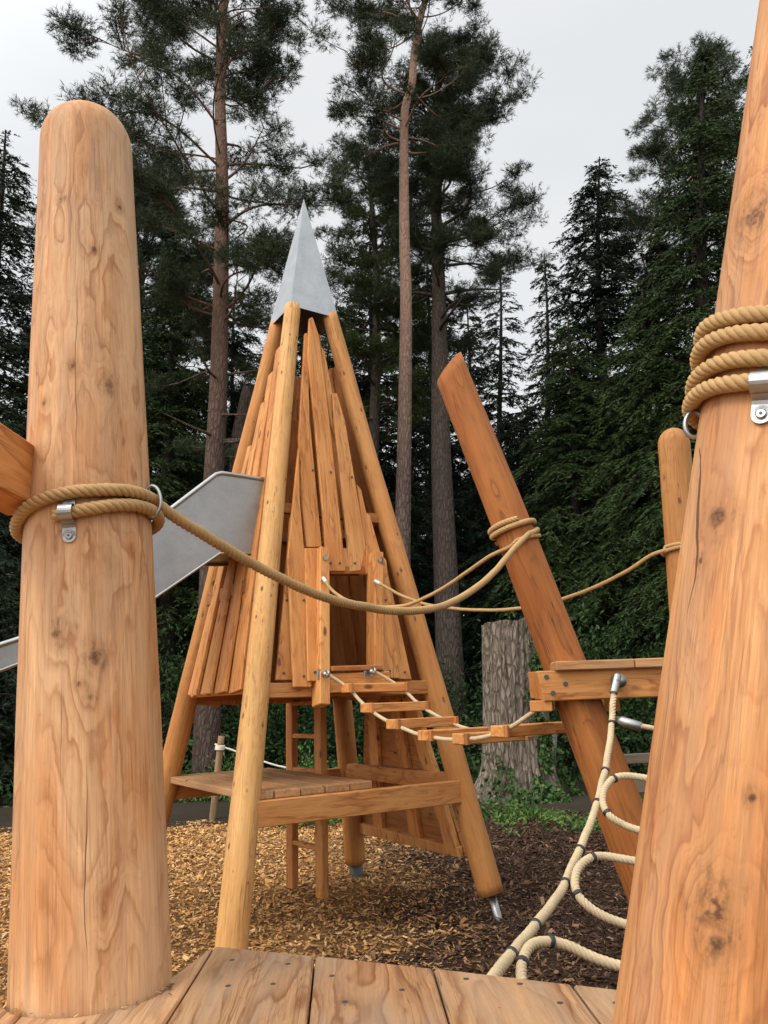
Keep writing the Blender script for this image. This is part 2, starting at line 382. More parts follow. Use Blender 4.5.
def crk(M, r, px0, py0, px1, py1, w):
    a = hit(px0, py0, M, r); c = hit(px1, py1, M, r); return ((a[0] + c[0]) / 2, min(a[2], c[2]), max(a[2], c[2]), w)
W_LIGHT, W_MID, W_DARK = (0.56, 0.345, 0.185), (0.49, 0.265, 0.12), (0.27, 0.09, 0.022)
M_POSTL = wood('larch_post', W_LIGHT, W_MID, W_DARK, 9.0, 1.9, 10, None, 0.40, 0.32, kl,
               [crk(MPL, .15, 82, 740, 92, 1000, .0013), crk(MPL, .146, 68, 540, 76, 640, .001), crk(MPL, .13, 75, 250, 76, 480, .0011), crk(MPL, .147, 60, 660, 62, 800, .0011)], ringamt=0.82, patch=(0.44, 0.17, 0.045), checks=0.2)
M_POSTR = wood('larch_post_knotty', (0.55, 0.305, 0.142), (0.47, 0.22, 0.08), (0.27, 0.085, 0.02), 8.5, 1.8, 9.5, None, 0.42, 0.30, kr_,
               [crk(MPR, .135, 700, 430, 690, 640, .0012), crk(MPR, .125, 735, 60, 712, 300, .001)], ringamt=0.82, patch=(0.42, 0.15, 0.036), checks=0.2)
M_LEG = wood('peeled_leg', (0.58, 0.365, 0.15), (0.52, 0.29, 0.10), (0.36, 0.17, 0.05), 8, 0.7, 4, (13.0, 6.5, 0.14), 0.3, checks=0.8, ringamt=0.5)
M_LEGO = wood('orange_leg', (0.52, 0.245, 0.075), (0.44, 0.18, 0.048), (0.28, 0.105, 0.028), 8, 0.7, 4, (12.0, 5.5, 0.14), 0.3, checks=0.7, ringamt=0.5)
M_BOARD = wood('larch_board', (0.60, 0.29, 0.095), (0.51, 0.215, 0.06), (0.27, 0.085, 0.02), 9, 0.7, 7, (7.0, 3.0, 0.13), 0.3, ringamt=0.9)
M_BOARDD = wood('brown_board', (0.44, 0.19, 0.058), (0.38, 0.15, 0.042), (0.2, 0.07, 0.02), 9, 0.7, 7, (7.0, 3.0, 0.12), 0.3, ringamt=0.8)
M_LOG = wood('oiled_log', (0.42, 0.165, 0.042), (0.34, 0.115, 0.026), (0.17, 0.05, 0.011), 7, 0.6, 8, (9.0, 3.0, 0.09), 0.35, checks=0.9, ringamt=0.8)
M_PLANK = wood('worn_plank', (0.49, 0.30, 0.16), (0.42, 0.23, 0.108), (0.24, 0.10, 0.036), 7, 0.8, 11, (5.0, 2.6, 0.12), 0.42, grey=0.5, ringamt=1.15, checks=0.5)
M_DECK = wood('weathered_deck', (0.46, 0.265, 0.12), (0.39, 0.20, 0.082), (0.23, 0.1, 0.036), 11, 0.8, 7, (6.0, 3.0, 0.10), 0.35, grey=0.35, ringamt=0.8)
M_FENCE = wood('grey_fence_wood', (0.16, 0.13, 0.09), (0.12, 0.10, 0.075), (0.08, 0.06, 0.045), 9, 0.8, 6, None, 0.35, grey=0.2)
M_STAKE = wood('stake_wood', (0.30, 0.19, 0.10), (0.24, 0.15, 0.08), (0.14, 0.08, 0.04), 9, 0.8, 6, None, 0.35, grey=0.3)
M_ROPE = rope_mat('tan_rope', (0.31, 0.18, 0.068), (0.50, 0.32, 0.14))
M_ROPEP = rope_mat('pale_rope', (0.42, 0.315, 0.18), (0.56, 0.44, 0.275))
M_ROPEW = rope_mat('white_rope', (0.5, 0.47, 0.4), (0.7, 0.66, 0.58))
M_STEEL = metal_mat('stainless_steel', (0.36, 0.36, 0.35), 0.36)
M_GALV = metal_mat('galvanised_sheet', (0.36, 0.375, 0.385), 0.5, metal=0.8)
M_SLIDE = metal_mat('brushed_slide_steel', (0.31, 0.305, 0.295), 0.48, metal=0.85)
M_DARKM = plain('dark_steel', (0.05, 0.05, 0.05), 0.5)
M_TIE = plain('black_plastic', (0.02, 0.02, 0.022), 0.5)
M_WHITEP = plain('white_plastic', (0.55, 0.54, 0.5), 0.45, 0.08)

# ------------------------------------------------------------------ the two big posts and the near platform
def big_post(name, p0, p1, rfun, mat, top, label, n=72, seed=1, lump=0.012):
    L = np.linalg.norm(p1 - p0); o = log(name, p0, p1, 1, 1, mat, None, 'flat', n, 0.0, seed, rings=8)
    bpy.data.meshes.remove(o.data) if False else None
    a = np.linspace(0, 2 * np.pi, n, endpoint=False); zs = list(np.linspace(0, L, int(L / 0.025)))
    dome = rfun(L) * 1.0
    if top == 'dome': zs = [z for z in zs if z < L - dome - 0.01] + [L - dome * (1 - math.sin(t)) for t in np.linspace(0, math.pi / 2 * 0.985, 22)]
    V = []
    for z in zs:
        r = float(rfun(z))
        if top == 'dome' and z > L - dome:
            q = (z - (L - dome)) / dome; r *= max(0.0, 1 - q ** 2.3) ** (1 / 2.1)
        q = np.stack([np.cos(a), np.sin(a), np.full(n, z * 1.4)], 1); q2 = np.stack([np.cos(a) * 5, np.sin(a) * 5, np.full(n, z * 4)], 1)
        rr = r * (1 + lump * vnoise(q, seed) + 0.35 * lump * vnoise(q2, seed + 5))
        V.append(np.stack([rr * np.cos(a), rr * np.sin(a), np.full(n, z)], 1))
    K = len(V); V = np.vstack(V)
    F = [(i * n + j, i * n + (j + 1) % n, (i + 1) * n + (j + 1) % n, (i + 1) * n + j) for i in range(K - 1) for j in range(n)]
    F += [tuple(range(n - 1, -1, -1)), tuple((K - 1) * n + j for j in range(n))]
    me = bpy.data.meshes.new(name); me.from_pydata(V.tolist(), [], F); me.update(); me.polygons.foreach_set('use_smooth', [True] * len(me.polygons)); me.materials.append(mat)
    old = o.data; o.data = me; bpy.data.meshes.remove(old)
    return tag(o, label, 'wooden post')
postL = big_post('wooden_post', PLg, PL1, rad_left, M_POSTL, 'dome', 'pale thick larch post with a rounded top, standing in the notch of the near platform')
postR = big_post('wooden_post', PRg, PRt, lambda z: np.interp(z, [0, 1, 1.45, 2.4, 3.0], [.155, .149, .142, .120, .108]), M_POSTR, 'flat', 'huge leaning larch post cut off by the right picture edge, four rope coils on it', seed=4)

def clamp(post, M, ang, z, R, dia, width):
    """steel strap over a rope end, screwed to the post"""
    A = np.array(M); O = A[:3, 3]; X, Y, Z = A[:3, 0], A[:3, 1], A[:3, 2]
    nrm = X * math.sin(ang) - Y * math.cos(ang); tan = X * math.cos(ang) + Y * math.sin(ang)
    c = O + Z * z + nrm * R; r = dia * 0.5 + 0.003; mb = MB(); prof = []
    for t in np.linspace(-90, 150, 14): prof.append((r + r * math.sin(RAD(t)) * -1 * 0 + r * math.cos(RAD(t)) * 0.95 , r * math.sin(RAD(t)) * 1.0))
    # strap profile in (normal, z): over the rope, then down as a flat tab
    pr = [(0.002, r + 0.02), (0.004, r + 0.002)] + [(r * (1 + math.cos(RAD(t))) * 0.97 + 0.003, r * math.sin(RAD(t))) for t in np.linspace(120, -100, 14)] + [(0.006, -r - 0.006), (0.004, -r - 0.012), (0.004, -r - 0.030)]
    th = 0.003
    V = []; n = len(pr)
    for k, (a, h) in enumerate(pr):
        wd = width / 2 * (0.92 if k > 1 else 0.8)
        for sgn in (-1, 1):
            for e in (0, th): V.append(c + nrm * (a + e) + Z * h + tan * wd * sgn)
    F = []
    for k in range(n - 1):
        b0, b1 = 4 * k, 4 * k + 4
        F += [(b0, b1, b1 + 2, b0 + 2), (b0 + 1, b0 + 3, b1 + 3, b1 + 1), (b0, b0 + 1, b1 + 1, b1), (b0 + 2, b1 + 2, b1 + 3, b0 + 3)]
    mb.add(V, F)
    # round tab end
    e = c + Z * (-r - 0.029) + nrm * 0.0035
    mb.tube([e, e + nrm * 0.0035], width * 0.46, 20)
    o = mb.build('rope_clamp', M_STEEL, None, post, smooth=False)
    s = MB().tube([e + nrm * 0.003, e + nrm * 0.0065, e + nrm * 0.008], [width * 0.25, width * 0.25, width * 0.2], 18).build('screw', M_STEEL, None, o)
    h = MB().tube([e + nrm * 0.0075, e + nrm * 0.0086], width * 0.09, 6).build('socket', M_DARKM, None, o)
    return o
def cyl(M, ang, z, R):
    A = np.array(M); return A[:3, 3] + A[:3, 2] * z + R * (A[:3, 0] * math.sin(ang) - A[:3, 1] * math.cos(ang))
def zat(px, py, Y, M): return lx(px, py, Y, M)[2]

zP = 0.93
# platform planks: outlines on the plane z = zP
def plank(pts, parent, label=None, t=0.045, M=None):
    top = [np.array([p[0], p[1], zP]) for p in pts]
    return MB().prism(top[::-1], (0, 0, -t)).build('plank', M_PLANK, M or frame(top[0], (-0.05, 1, 0)), parent, bevel=0.004)
platform = tag(empty('play_platform', (0.1, 1.2, 0.0)), 'low foreground platform of worn tan planks notched around the left post', 'platform')
def gz(px, py): p = atz(px, py, zP); return p[:2]
seams = [((214, 946), (165, 1024)), ((315, 955.5), (308, 1024)), ((433, 968), (450, 1024)), ((572, 984), (602, 1024)), ((668, 995), (745, 1024)), ((800, 1010), (900, 1024))]
YB = 0.35
def ext(s):
    a, c = gz(*s[0]), gz(*s[1]); d = (c - a) / (c[1] - a[1]); return a, a + d * (YB - a[1])
S = [ext(s) for s in seams]; gap = 0.0022
for i in range(len(S) - 1):
    (a0, b0), (a1, b1) = S[i], S[i + 1]; g = np.array([gap, 0])
    plank([a0 + g, a1 - g, b1 - g, b0 + g], platform)
# left plank with round notch
cx, cy = (np.array(MPL) @ np.array([0, 0, zP - PLg[2], 1]))[:2]
rn = rad_left(zP) + 0.009
a0, b0 = S[0]; g = np.array([gap, 0])
e0, e1 = gz(213, 946.5), gz(166, 981); lf = gz(0, 998.5)
t0_ = math.atan2(e1[1] - cy, e1[0] - cx); t1_ = math.atan2(lf[1] - cy, lf[0] - cx); angs = np.linspace(t0_, t1_ - (2 * math.pi if t1_ > t0_ else 0), 28)
sl = unit(np.array(gz(30, 1010)) - np.array(gz(12, 1024)))
arc = [np.array([cx + rn * math.cos(t), cy + rn * math.sin(t)]) for t in angs]
cut = next(i for i, q in enumerate(arc) if q[0] < gz(34, 1008)[0])
low = gz(12, 1024); dd = (low - arc[cut]) / (low[1] - arc[cut][1]); bq = arc[cut] + dd * (YB - arc[cut][1])
plank([a0 - g] + [np.array([b0[0] - gap, YB]), np.array([bq[0] + gap, YB])] + [arc[cut] + g * 0.5] + arc[cut - 1::-1] + [e1], platform)
plank([arc[cut] - g] + [np.array([bq[0] - gap, YB]), np.array([-1.6, YB]), np.array([-1.6, lf[1] - .15]), lf] + arc[:cut:-1], platform)
for px, py in [(232, 960), (288, 964), (273, 984), (332, 976), (402, 990), (466, 979), (520, 984), (560, 1003), (616, 1003), (228, 986), (345, 1002)]:
    p = atz(px, py, zP)
    MB().tube([p + [0, 0, -0.003], p + [0, 0, 0.0008]], 0.0055, 12).build('screw', M_DARKM, None, platform)
# joists under the planks
for y in (1.42, 0.55):
    MB().bar((-0.35, y, zP - 0.125), (0.62, y, zP - 0.125), 0.08, 0.15).build('joist', M_BOARDD, frame((-0.35, y, 0.8), (1, 0, 0), (0, 1, 0)), platform, bevel=0.004)

# beam stub on the left post, coming towards the camera
bA = at(32, 473, 1.56) - np.array([.052, 0, 0]); bd = unit(np.array([-0.03, -1.0, 0.0])); hb = 0.068
beam0 = MB().bar(bA - bd * 0.10, bA + bd * 1.25, 0.10, 2 * hb)
beam0 = tag(beam0.build('wooden_beam', M_BOARD, frame(bA, bd, (0, 0, 1)), None, bevel=0.006), 'short orange timber beam at the left picture edge meeting the round-topped post', 'beam')

# ------------------------------------------------------------------ tower
C = {'F': np.array([-.943, 4.672, 0]), 'R': np.array([.686, 5.714, 0]), 'L': np.array([-1.985, 6.301, 0]), 'B': np.array([-.356, 7.343, 0])}
T = {'F': np.array([-.683, 5.853, 5.047]), 'R': np.array([-.495, 5.973, 5.047]), 'L': np.array([-.804, 6.041, 5.047]), 'B': np.array([-.615, 6.162, 5.047])}
CEN = sum(C.values()) / 4
U = unit(C['R'] - C['F']); Vv = unit(C['L'] - C['F'])
tower = tag(empty('play_tower', CEN), 'tall wigwam climbing tower of peeled logs under a pointed grey metal cap', 'climbing tower')
def lp(k, z): return C[k] + (T[k] - C[k]) * (z / 5.047)
for k in 'FRLB':
    z0 = {'F': 0.0, 'R': 0.15, 'L': 0.0, 'B': 0.08}[k]
    leg = log('leg', lp(k, z0), lp(k, 4.71), 0.093, 0.067, M_LEG if k == 'F' else M_LEGO, tower, n=32, wob=0.012, seed=ord(k), lump=0.03)
    if k in 'RB':
        r = 0.028 if k == 'R' else 0.06
        MB().tube([lp(k, -0.25), lp(k, z0 + 0.01)], r, 18).build('foot', M_STEEL if k == 'R' else M_DARKM, None, leg, smooth=True)
# cap: sheet metal pyramid
apex = np.array([CEN[0] + 0.015, CEN[1], 5.93]); q = 0.318; zc = 4.68
cor = [CEN + (C[k] - CEN) / np.linalg.norm(C[k] - CEN) * q + np.array([0, 0, zc]) for k in 'FRBL']
mb = MB(); mid = [(cor[i] + cor[(i + 1) % 4]) / 2 - np.array([0, 0, 0.0]) for i in range(4)]
V = cor + [apex]; Fq = [(0, 1, 4), (1, 2, 4), (2, 3, 4), (3, 0, 4)]
inn = [CEN + (c - CEN) * np.array([.985, .985, 1]) for c in cor] + [apex - np.array([0, 0, 0.03])]
mb.add(V + inn, Fq + [(b + 5, a + 5, 9) for a, b, _ in Fq] + [(a, a + 5, b + 5, b) for a, b in ((0, 1), (1, 2), (2, 3), (3, 0))])
mb.build('cap', M_GALV, None, tower, bevel=0.0)
# faces of the tower as planes
def plane(a, b, off=0.0):
    p0 = C[a]; n = unit(np.cross(C[b] - C[a], T[a] - C[a])); c = CEN + np.array([0, 0, 1.0])
    if np.dot(n, p0 - c) < 0: n = -n
    return p0 + n * off, n
def polyboard(name, pts, a, b, off, th, mat, parent=tower, bevel=0.004, dirpx=None):
    p0, n = plane(a, b, off); P = [atp(x, y, p0, n) for x, y in pts]
    zd = unit(T[a] + T[b] - C[a] - C[b]) if dirpx is None else dirpx
    return MB().prism(P, -n * th).build(name, mat, frame(P[0], zd, C[b] - C[a]), parent, bevel=bevel)
o0 = 0.035
FR = [([(306.5, 547), (322, 547), (310, 420), (309, 390), (308, 333), (305, 333), (299, 440), (302, 500)], o0 + .03),
      ([(294, 687), (312, 687), (308, 600), (304, 545), (300, 500), (299, 447), (296.5, 470), (288, 558), (291, 620)], o0 + .055),
      ([(276, 680), (293.5, 680), (296, 560), (295, 500), (290, 520), (284, 600)], o0),
      ([(308, 681), (319, 681), (319, 548), (305, 548), (307, 620)], o0 + .07),
      ([(328, 571), (345.5, 571), (343, 544), (329.5, 420), (319, 335), (313, 317), (309.5, 318), (308, 355), (315, 420)], o0 + .05),
      ([(344, 571), (351, 571), (350, 548), (343, 548)], o0 + .03),
      ([(350, 571.5), (361, 570.5), (366, 545), (345, 420), (337, 393), (332.5, 393), (334, 420), (348, 546)], o0 + .04),
      ([(336, 440), (331, 425), (323, 372), (321, 345), (325, 352), (333, 395), (338, 440)], o0 + .01),
      ([(357, 484), (361.5, 490), (366.5, 513), (370, 515), (381, 554), (372, 556), (364, 540)], o0 + .02),
      ([(384, 678), (400, 678), (386.5, 560), (381, 554), (377, 554)], o0 + .05),
      ([(399, 679), (412, 679.5), (399, 620), (385, 560), (381, 556)], o0 + .02),
      ([(360, 575), (373, 573), (374, 545), (361, 545)], o0 + .02),
      ([(300, 551), (305, 544), (329, 546), (329, 560), (300, 560)], o0 + .0)]
for pts, off in FR: polyboard('wall_board', pts, 'F', 'R', off, 0.028, M_BOARD)
# rails of that face
def railpiece(name, a, b, z, h, w, off, mat, s0=0.02, s1=0.98):
    p0, n = plane(a, b, 0); A, B = lp(a, z), lp(b, z); nn = unit([n[0], n[1], 0])
    P, Q = A + (B - A) * s0 + nn * off, A + (B - A) * s1 + nn * off
    return MB().bar(P, Q, w, h).build(name, mat, frame(P, Q - P, (0, 0, 1)), tower, bevel=0.005)
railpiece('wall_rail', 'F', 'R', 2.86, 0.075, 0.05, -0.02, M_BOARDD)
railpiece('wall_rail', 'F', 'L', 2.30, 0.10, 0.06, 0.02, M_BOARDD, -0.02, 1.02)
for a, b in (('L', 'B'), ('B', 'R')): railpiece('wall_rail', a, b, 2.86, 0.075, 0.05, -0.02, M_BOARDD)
# boards of the side with the slide and of the two faces behind
def fan(a, b, zb, items, mat, flip=1, off=0.035):
    p0, n = plane(a, b, 0)
    for (s0, s1, z0, z1, w0, w1, dz) in items:
        f = lambda s, z: lp(a, z) + (lp(b, z) - lp(a, z)) * s + n * (off + dz)
        A, B = f(s0, z0), f(s1, z1); d = unit(B - A); x = unit(np.cross(d, n))
        P = [A - x * w0 / 2, A + x * w0 / 2, (A + B) / 2 + x * (w0 + w1) / 4 * random.uniform(.95, 1.04), B + x * w1 / 2, B - x * w1 / 2, (A + B) / 2 - x * (w0 + w1) / 4 * random.uniform(.95, 1.04)]
        MB().prism(P, -n * 0.028).build('wall_board', mat, frame(A, d, x), tower, bevel=0.004)
items = []
ss = [.13, .235, .34, .445, .55, .655, .76, .865]
for i, s in enumerate(ss):
    items.append((s, s * .8 + .1, 1.545, [3.55, 3.2, 3.9, 3.45, 3.95, 4.1, 3.75, 4.3][i], .135, .09, .03 * (i % 2)))
fan('L', 'F', 1.36, items, M_BOARD)
for a, b in (('L', 'B'), ('B', 'R')):
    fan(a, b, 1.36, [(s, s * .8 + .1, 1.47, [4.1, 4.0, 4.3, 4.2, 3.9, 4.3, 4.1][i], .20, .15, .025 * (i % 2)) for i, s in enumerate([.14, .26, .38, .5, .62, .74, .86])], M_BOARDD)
# upper floor and its beams
zu = 1.50
for a, b in (('F', 'R'), ('L', 'B'), ('B', 'R'), ('L', 'F')):
    railpiece('floor_beam', a, b, zu + (.05 if a == 'F' else 0.085 if b == 'F' else .05), 0.095, 0.07, 0.0 if a != 'L' or b != 'F' else -0.03, M_BOARD if b != 'B' else M_BOARDD, -0.03, 1.03)
fl = [lp(k, zu + .1) * np.array([1, 1, 0]) + np.array([0, 0, zu + .105]) for k in 'FRBL']
fl = [CEN * np.array([1, 1, 0]) + (p - CEN * np.array([1, 1, 0])) * np.array([.94, .94, 1]) for p in fl]
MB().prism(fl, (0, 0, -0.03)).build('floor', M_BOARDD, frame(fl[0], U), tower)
# door posts and sill
pF, nF = plane('F', 'R', 0); nH = unit([nF[0], nF[1], 0])
def doorpost(px, y0, y1, off):
    A, B = atp(px, y1, pF + nF * off, nF), atp(px, y0, pF + nF * off, nF)
    B = np.array([A[0], A[1], B[2]]) + (B - np.array([A[0], A[1], B[2]])) * 1.0
    o = MB().bar(A, B, 0.125, 0.075, U).build('door_post', M_BOARD, frame(A, B - A, U), tower, bevel=0.005)
    for t in (.93,):
        c = A + (B - A) * t + nH * 0.0625
        MB().tube([c, c + nH * 0.012], 0.016, 8).build('bolt', M_STEEL, None, o)
    return o
dpl = doorpost(321, 550, 706, 0.10); dpr = doorpost(375, 554, 672, 0.10)
A, B = atp(327, 571, pF + nF * 0.02, nF), atp(362, 571, pF + nF * 0.02, nF)
MB().bar(A, B, 0.10, 0.06).build('door_lintel', M_BOARDD, frame(A, B - A, (0, 0, 1)), tower, bevel=0.004)
A, B = atp(329, 669, pF + nF * 0.13, nF), atp(379, 667.5, pF + nF * 0.13, nF)
MB().bar(A, B, 0.10, 0.035).build('door_sill', M_BOARDD, frame(A, B - A, (0, 0, 1)), tower, bevel=0.008, seg=2)
A, B = atp(318, 684, pF + nF * 0.115, nF), atp(388, 680.5, pF + nF * 0.115, nF)
MB().bar(A, B, 0.06, 0.125).build('door_board', M_BOARD, frame(A, B - A, (0, 0, 1)), tower, bevel=0.004)
EYE = []
for px, py in ((326, 674), (372.5, 671.5)):
    c = atp(px, py, pF + nF * 0.20, nF); EYE.append(c)
    o = MB().bar(c - nH * 0.05 - U * .04, c - nH * 0.05 + U * .04, 0.012, 0.07).build('anchor_plate', M_STEEL, None, tower, bevel=0.002)
    MB().tube([c - nH * 0.05, c + nH * 0.01], 0.016, 12).build('eye_bolt', M_STEEL, None, o, smooth=True)
    ring('shackle', c + nH * 0.015, U, 0.022, 0.007, M_STEEL, o)
for px, py, of in ((304, 676, .095), (284, 673, .04), (390, 671, .09), (405, 672, .06), (315, 672, .11), (331, 563, .09), (340, 563, .09), (355, 563, .08), (304, 600, .095), (287, 600, .04), (313, 470, .07), (331, 472, .09), (352, 477, .08), (386, 600, .09)):
    c = atp(px, py, pF + nF * of, nF); MB().tube([c - nF * .02, c + nF * .003], .0085, 8).build('screw', M_DARKM, None, tower)
# lower deck
zfr = [atp(350, 804, pF, nF)[2]]
zl = float(atp(300, 796.5, pF + nF * .04, nF)[2])      # top of the front beam
def lbeam(a, b, z, h, w, off, mat, s0=-.02, s1=1.02): return railpiece('deck_beam', a, b, z, h, w, off, mat, s0, s1)
lbeam('F', 'R', zl - .075, 0.15, 0.07, 0.03, M_BOARD, 0.03, 0.98)
lbeam('L', 'B', zl - .065, 0.13, 0.07, 0.02, M_BOARD, -0.02, 1.02)
lbeam('B', 'R', zl - .02, 0.12, 0.07, -0.02, M_BOARD, 0.0, 0.97)
lowdeck = empty('lower_deck', lp('F', zl), tower)
A0 = lp('F', zl); A0[2] = zl; wd = 0.178; off0 = 0.00
lf = np.linalg.norm(lp('L', zl) - lp('F', zl))
for i in range(5):
    s = off0 + i * wd
    a = A0 + U * s - Vv * (0.03 if i % 2 else 0.02); b = A0 + U * s + Vv * (lf + .03); t = 0.048
    if i == 0: a = a + Vv * 0.0
    P = [a + U * .004, a + U * (wd - .004), b + U * (wd - .004), b + U * .004]
    P = [p + np.array([0, 0, 0.05]) for p in P]
    MB().prism(P, (0, 0, -t)).build('plank', M_DECK, frame(P[0], Vv), lowdeck, bevel=0.008, seg=2)
# ladder up to the floor
ladder = empty('ladder', (atz(292, 888, 0) + atz(322, 898, 0)) / 2, tower)
R0, R1 = atz(292.3, 888, 0.0), atz(322.3, 898, 0.0); ld = unit(R1 - R0)
for Rr in (R0, R1):
    MB().bar(Rr, Rr + np.array([0, 0, zu]), 0.06, 0.105, ld).build('rail', M_BOARDD if Rr is R0 else M_BOARD, frame(Rr, (0, 0, 1)), ladder, bevel=0.005)
for py in (703, 736, 770, 806, 845):
    z = at(307, py, (R0[1] + R1[1]) / 2)[2]
    a = R0 * np.array([1, 1, 0]) + np.array([0, 0, z]); b = R1 * np.array([1, 1, 0]) + np.array([0, 0, z])
    MB().bar(a, b, 0.05, 0.035).build('rung', M_BOARD, frame(a, b - a, (0, 0, 1)), ladder, bevel=0.006)
# climbing panel on the rear right face, seen from inside
pB, nB = plane('B', 'R', 0)
cpl = empty('climbing_panel', (lp('B', .3) + lp('R', .3)) / 2, tower)
def ppl(pts, off, th, mat, name='batten'): return polyboard(name, pts, 'B', 'R', off, th, mat, cpl, 0.004, None)
edgeL = lambda y: 361 - (y - 832) * 0.03; edgeR = lambda y: 466 + (y - 857) * 0.34
rows = 7
for i in range(rows):
    t0, t1 = i / rows, (i + 1) / rows - 0.002
    yl0, yl1 = 832 - 150 * t0, 832 - 150 * t1; yr0, yr1 = 857 - 172 * t0, 857 - 172 * t1
    p0, n = plane('B', 'R', 0.075); P = [atp(*p, p0, n) for p in ((edgeL(yl0), yl0), (edgeR(yr0), yr0), (edgeR(yr1), yr1), (edgeL(yl1), yl1))]
    MB().prism(P, n * 0.03).build('panel_board', M_BOARDD, frame(P[0], P[1] - P[0], n), cpl, bevel=0.003)
ppl([(361, 831), (464, 856), (462, 846), (361, 821)], 0.073, 0.05, M_BOARD)
ppl([(463, 855), (452, 852.5), (405, 690), (416, 690)], 0.070, 0.05, M_BOARD)
ppl([(413, 834), (424, 836.5), (400, 690), (391, 690)], 0.073, 0.04, M_BOARD)
ppl([(377, 826), (386, 828), (378, 690), (370, 690)], 0.073, 0.04, M_BOARD)

# ------------------------------------------------------------------ slide
s0p = np.array([-.93, 5.42, 0]); sd = -U.copy(); sn = np.array([-sd[1], sd[0], 0]);  sn = sn if np.dot(sn, Vv) > 0 else -sn
slide = tag(empty('slide', s0p + sd * 2), 'grey stainless steel slide leaving the tower to the left behind the post', 'slide')
SP = lambda px, py: atp(px, py, s0p, sn)
up = [(268, 480), (222, 473), (216, 474.5), (172, 508), (150, 526), (90, 581), (25, 637), (0, 645), (-60, 667)]
lo = [(268, 554), (220, 554), (150, 602), (90, 634), (25, 662), (0, 671.5), (-60, 696)]
Pu = [SP(*p) for p in up]; Pl = [SP(*p) for p in lo]
e = Pl[-1]; 
ex = [(0.35, -.24), (0.8, -.55), (1.2, -.82), (1.5, -.98), (1.8, -1.06), (2.4, -1.08)]
Pu += [Pu[-1] + sd * a + np.array([0, 0, b]) for a, b in ex]; Pl += [e + sd * a + np.array([0, 0, b + .0]) for a, b in ex]
wS = 0.52
def strip(A, B, d, mb):
    # polygon between polyline A (upper) and B (lower), resampled, thickness d
    def rs(P, n):
        P = np.asarray(P); L = np.r_[0, np.cumsum(np.linalg.norm(np.diff(P, axis=0), axis=1))]
        return np.stack([np.interp(np.linspace(0, L[-1], n), L, P[:, k]) for k in range(3)], 1)
    n = 60; h = np.dot
    sa = [np.dot(p - s0p, sd) for p in A]; sb = [np.dot(p - s0p, sd) for p in B]
    S_ = np.unique(np.r_[np.linspace(max(sa[0], sb[0]), min(sa[-1], sb[-1]), n), [s for s in sa + sb if max(sa[0], sb[0]) <= s <= min(sa[-1], sb[-1])]])
    za = np.interp(S_, sa, [p[2] for p in A]); zb = np.interp(S_, sb, [p[2] for p in B])
    base = s0p * np.array([1, 1, 0]); V = []
    for s, a, b in zip(S_, za, zb):
        for dd_ in (0, 1):
            V += [base + sd * s + np.array([0, 0, a]) + d * dd_, base + sd * s + np.array([0, 0, b]) + d * dd_]
    F = []
    for i in range(len(S_) - 1):
        k, m = 4 * i, 4 * i + 4
        F += [(k, k + 1, m + 1, m), (k + 2, m + 2, m + 3, k + 3), (k, m, m + 2, k + 2), (k + 1, k + 3, m + 3, m + 1)]
    F += [(0, 2, 3, 1), (4 * len(S_) - 4, 4 * len(S_) - 3, 4 * len(S_) - 1, 4 * len(S_) - 2)]
    mb.add(V, F); return S_, za, zb
for k, o_ in enumerate((np.zeros(3), sn * wS)):
    mb = MB(); S_, za, zb = strip(Pu, Pl, sn * 0.006, mb)
    mb.V = [list(np.array(v) + o_) for v in mb.V]
    sp = mb.build('side_panel', M_SLIDE, None, slide)
    pts = [s0p * np.array([1, 1, 0]) + sd * s + np.array([0, 0, a]) + o_ + sn * 0.003 for s, a in zip(S_, za)]
    MB().tube(pts, 0.017, 10).build('handrail', M_STEEL, None, sp, smooth=True)
    pts = [s0p * np.array([1, 1, 0]) + sd * s + np.array([0, 0, a + .006]) + o_ + sn * 0.003 for s, a in zip(S_, zb)]
    MB().tube(pts, 0.009, 8).build('lower_edge', M_STEEL, None, sp, smooth=True)
mb = MB(); V = []; F = []
for s, b in zip(S_, zb):
    c = s0p * np.array([1, 1, 0]) + sd * s + np.array([0, 0, b + .03]); V += [c, c + sn * wS, c + np.array([0, 0, -.006]), c + sn * wS + np.array([0, 0, -.006])]
for i in range(len(S_) - 1):
    k, m = 4 * i, 4 * i + 4; F += [(k, k + 1, m + 1, m), (k + 2, m + 2, m + 3, k + 3)]
mb.add(V, F); mb.build('slide_bed', M_SLIDE, None, slide)
c = s0p * np.array([1, 1, 0]) + sd * (S_[-1] - .4) + sn * wS / 2
MB().tube([c + np.array([0, 0, -.2]), c + np.array([0, 0, zb[-1] + .02])], 0.04, 12).build('support', M_STEEL, None, slide, smooth=True)

# ------------------------------------------------------------------ right hand platform, leaning log, small post
YL = 3.70
l0, l1 = at(586, 720, YL), at(450.5, 367, YL); ldir = unit(l1 - l0); lg = l0 - ldir * (l0[2] / ldir[2])
lean = tag(log('leaning_log', lg - ldir * .05, l1, 0.118, 0.088, M_LOG, None, 'cut', 48, 0.01, 9, cut=0.65, lump=0.02), 'leaning dark orange log with a slanted sawn top, roped beside the rope bridge', 'wooden log')
MLG = frame(lg, ldir)
def lrad(z): return 0.118 + (0.088 - 0.118) * z / np.linalg.norm(l1 - lg)
s0_, s1_ = at(688, 620, 3.95), at(673, 428.5, 3.95); sdir = unit(s1_ - s0_); sg = s0_ - sdir * (s0_[2] / sdir[2])
spost = tag(log('wooden_post', sg, s1_, 0.098, 0.083, M_LEGO, None, 'dome', 40, 0.006, 12, lump=0.015), 'small distant round-topped post half hidden behind the huge right post', 'wooden post')
MSP = frame(sg, sdir)
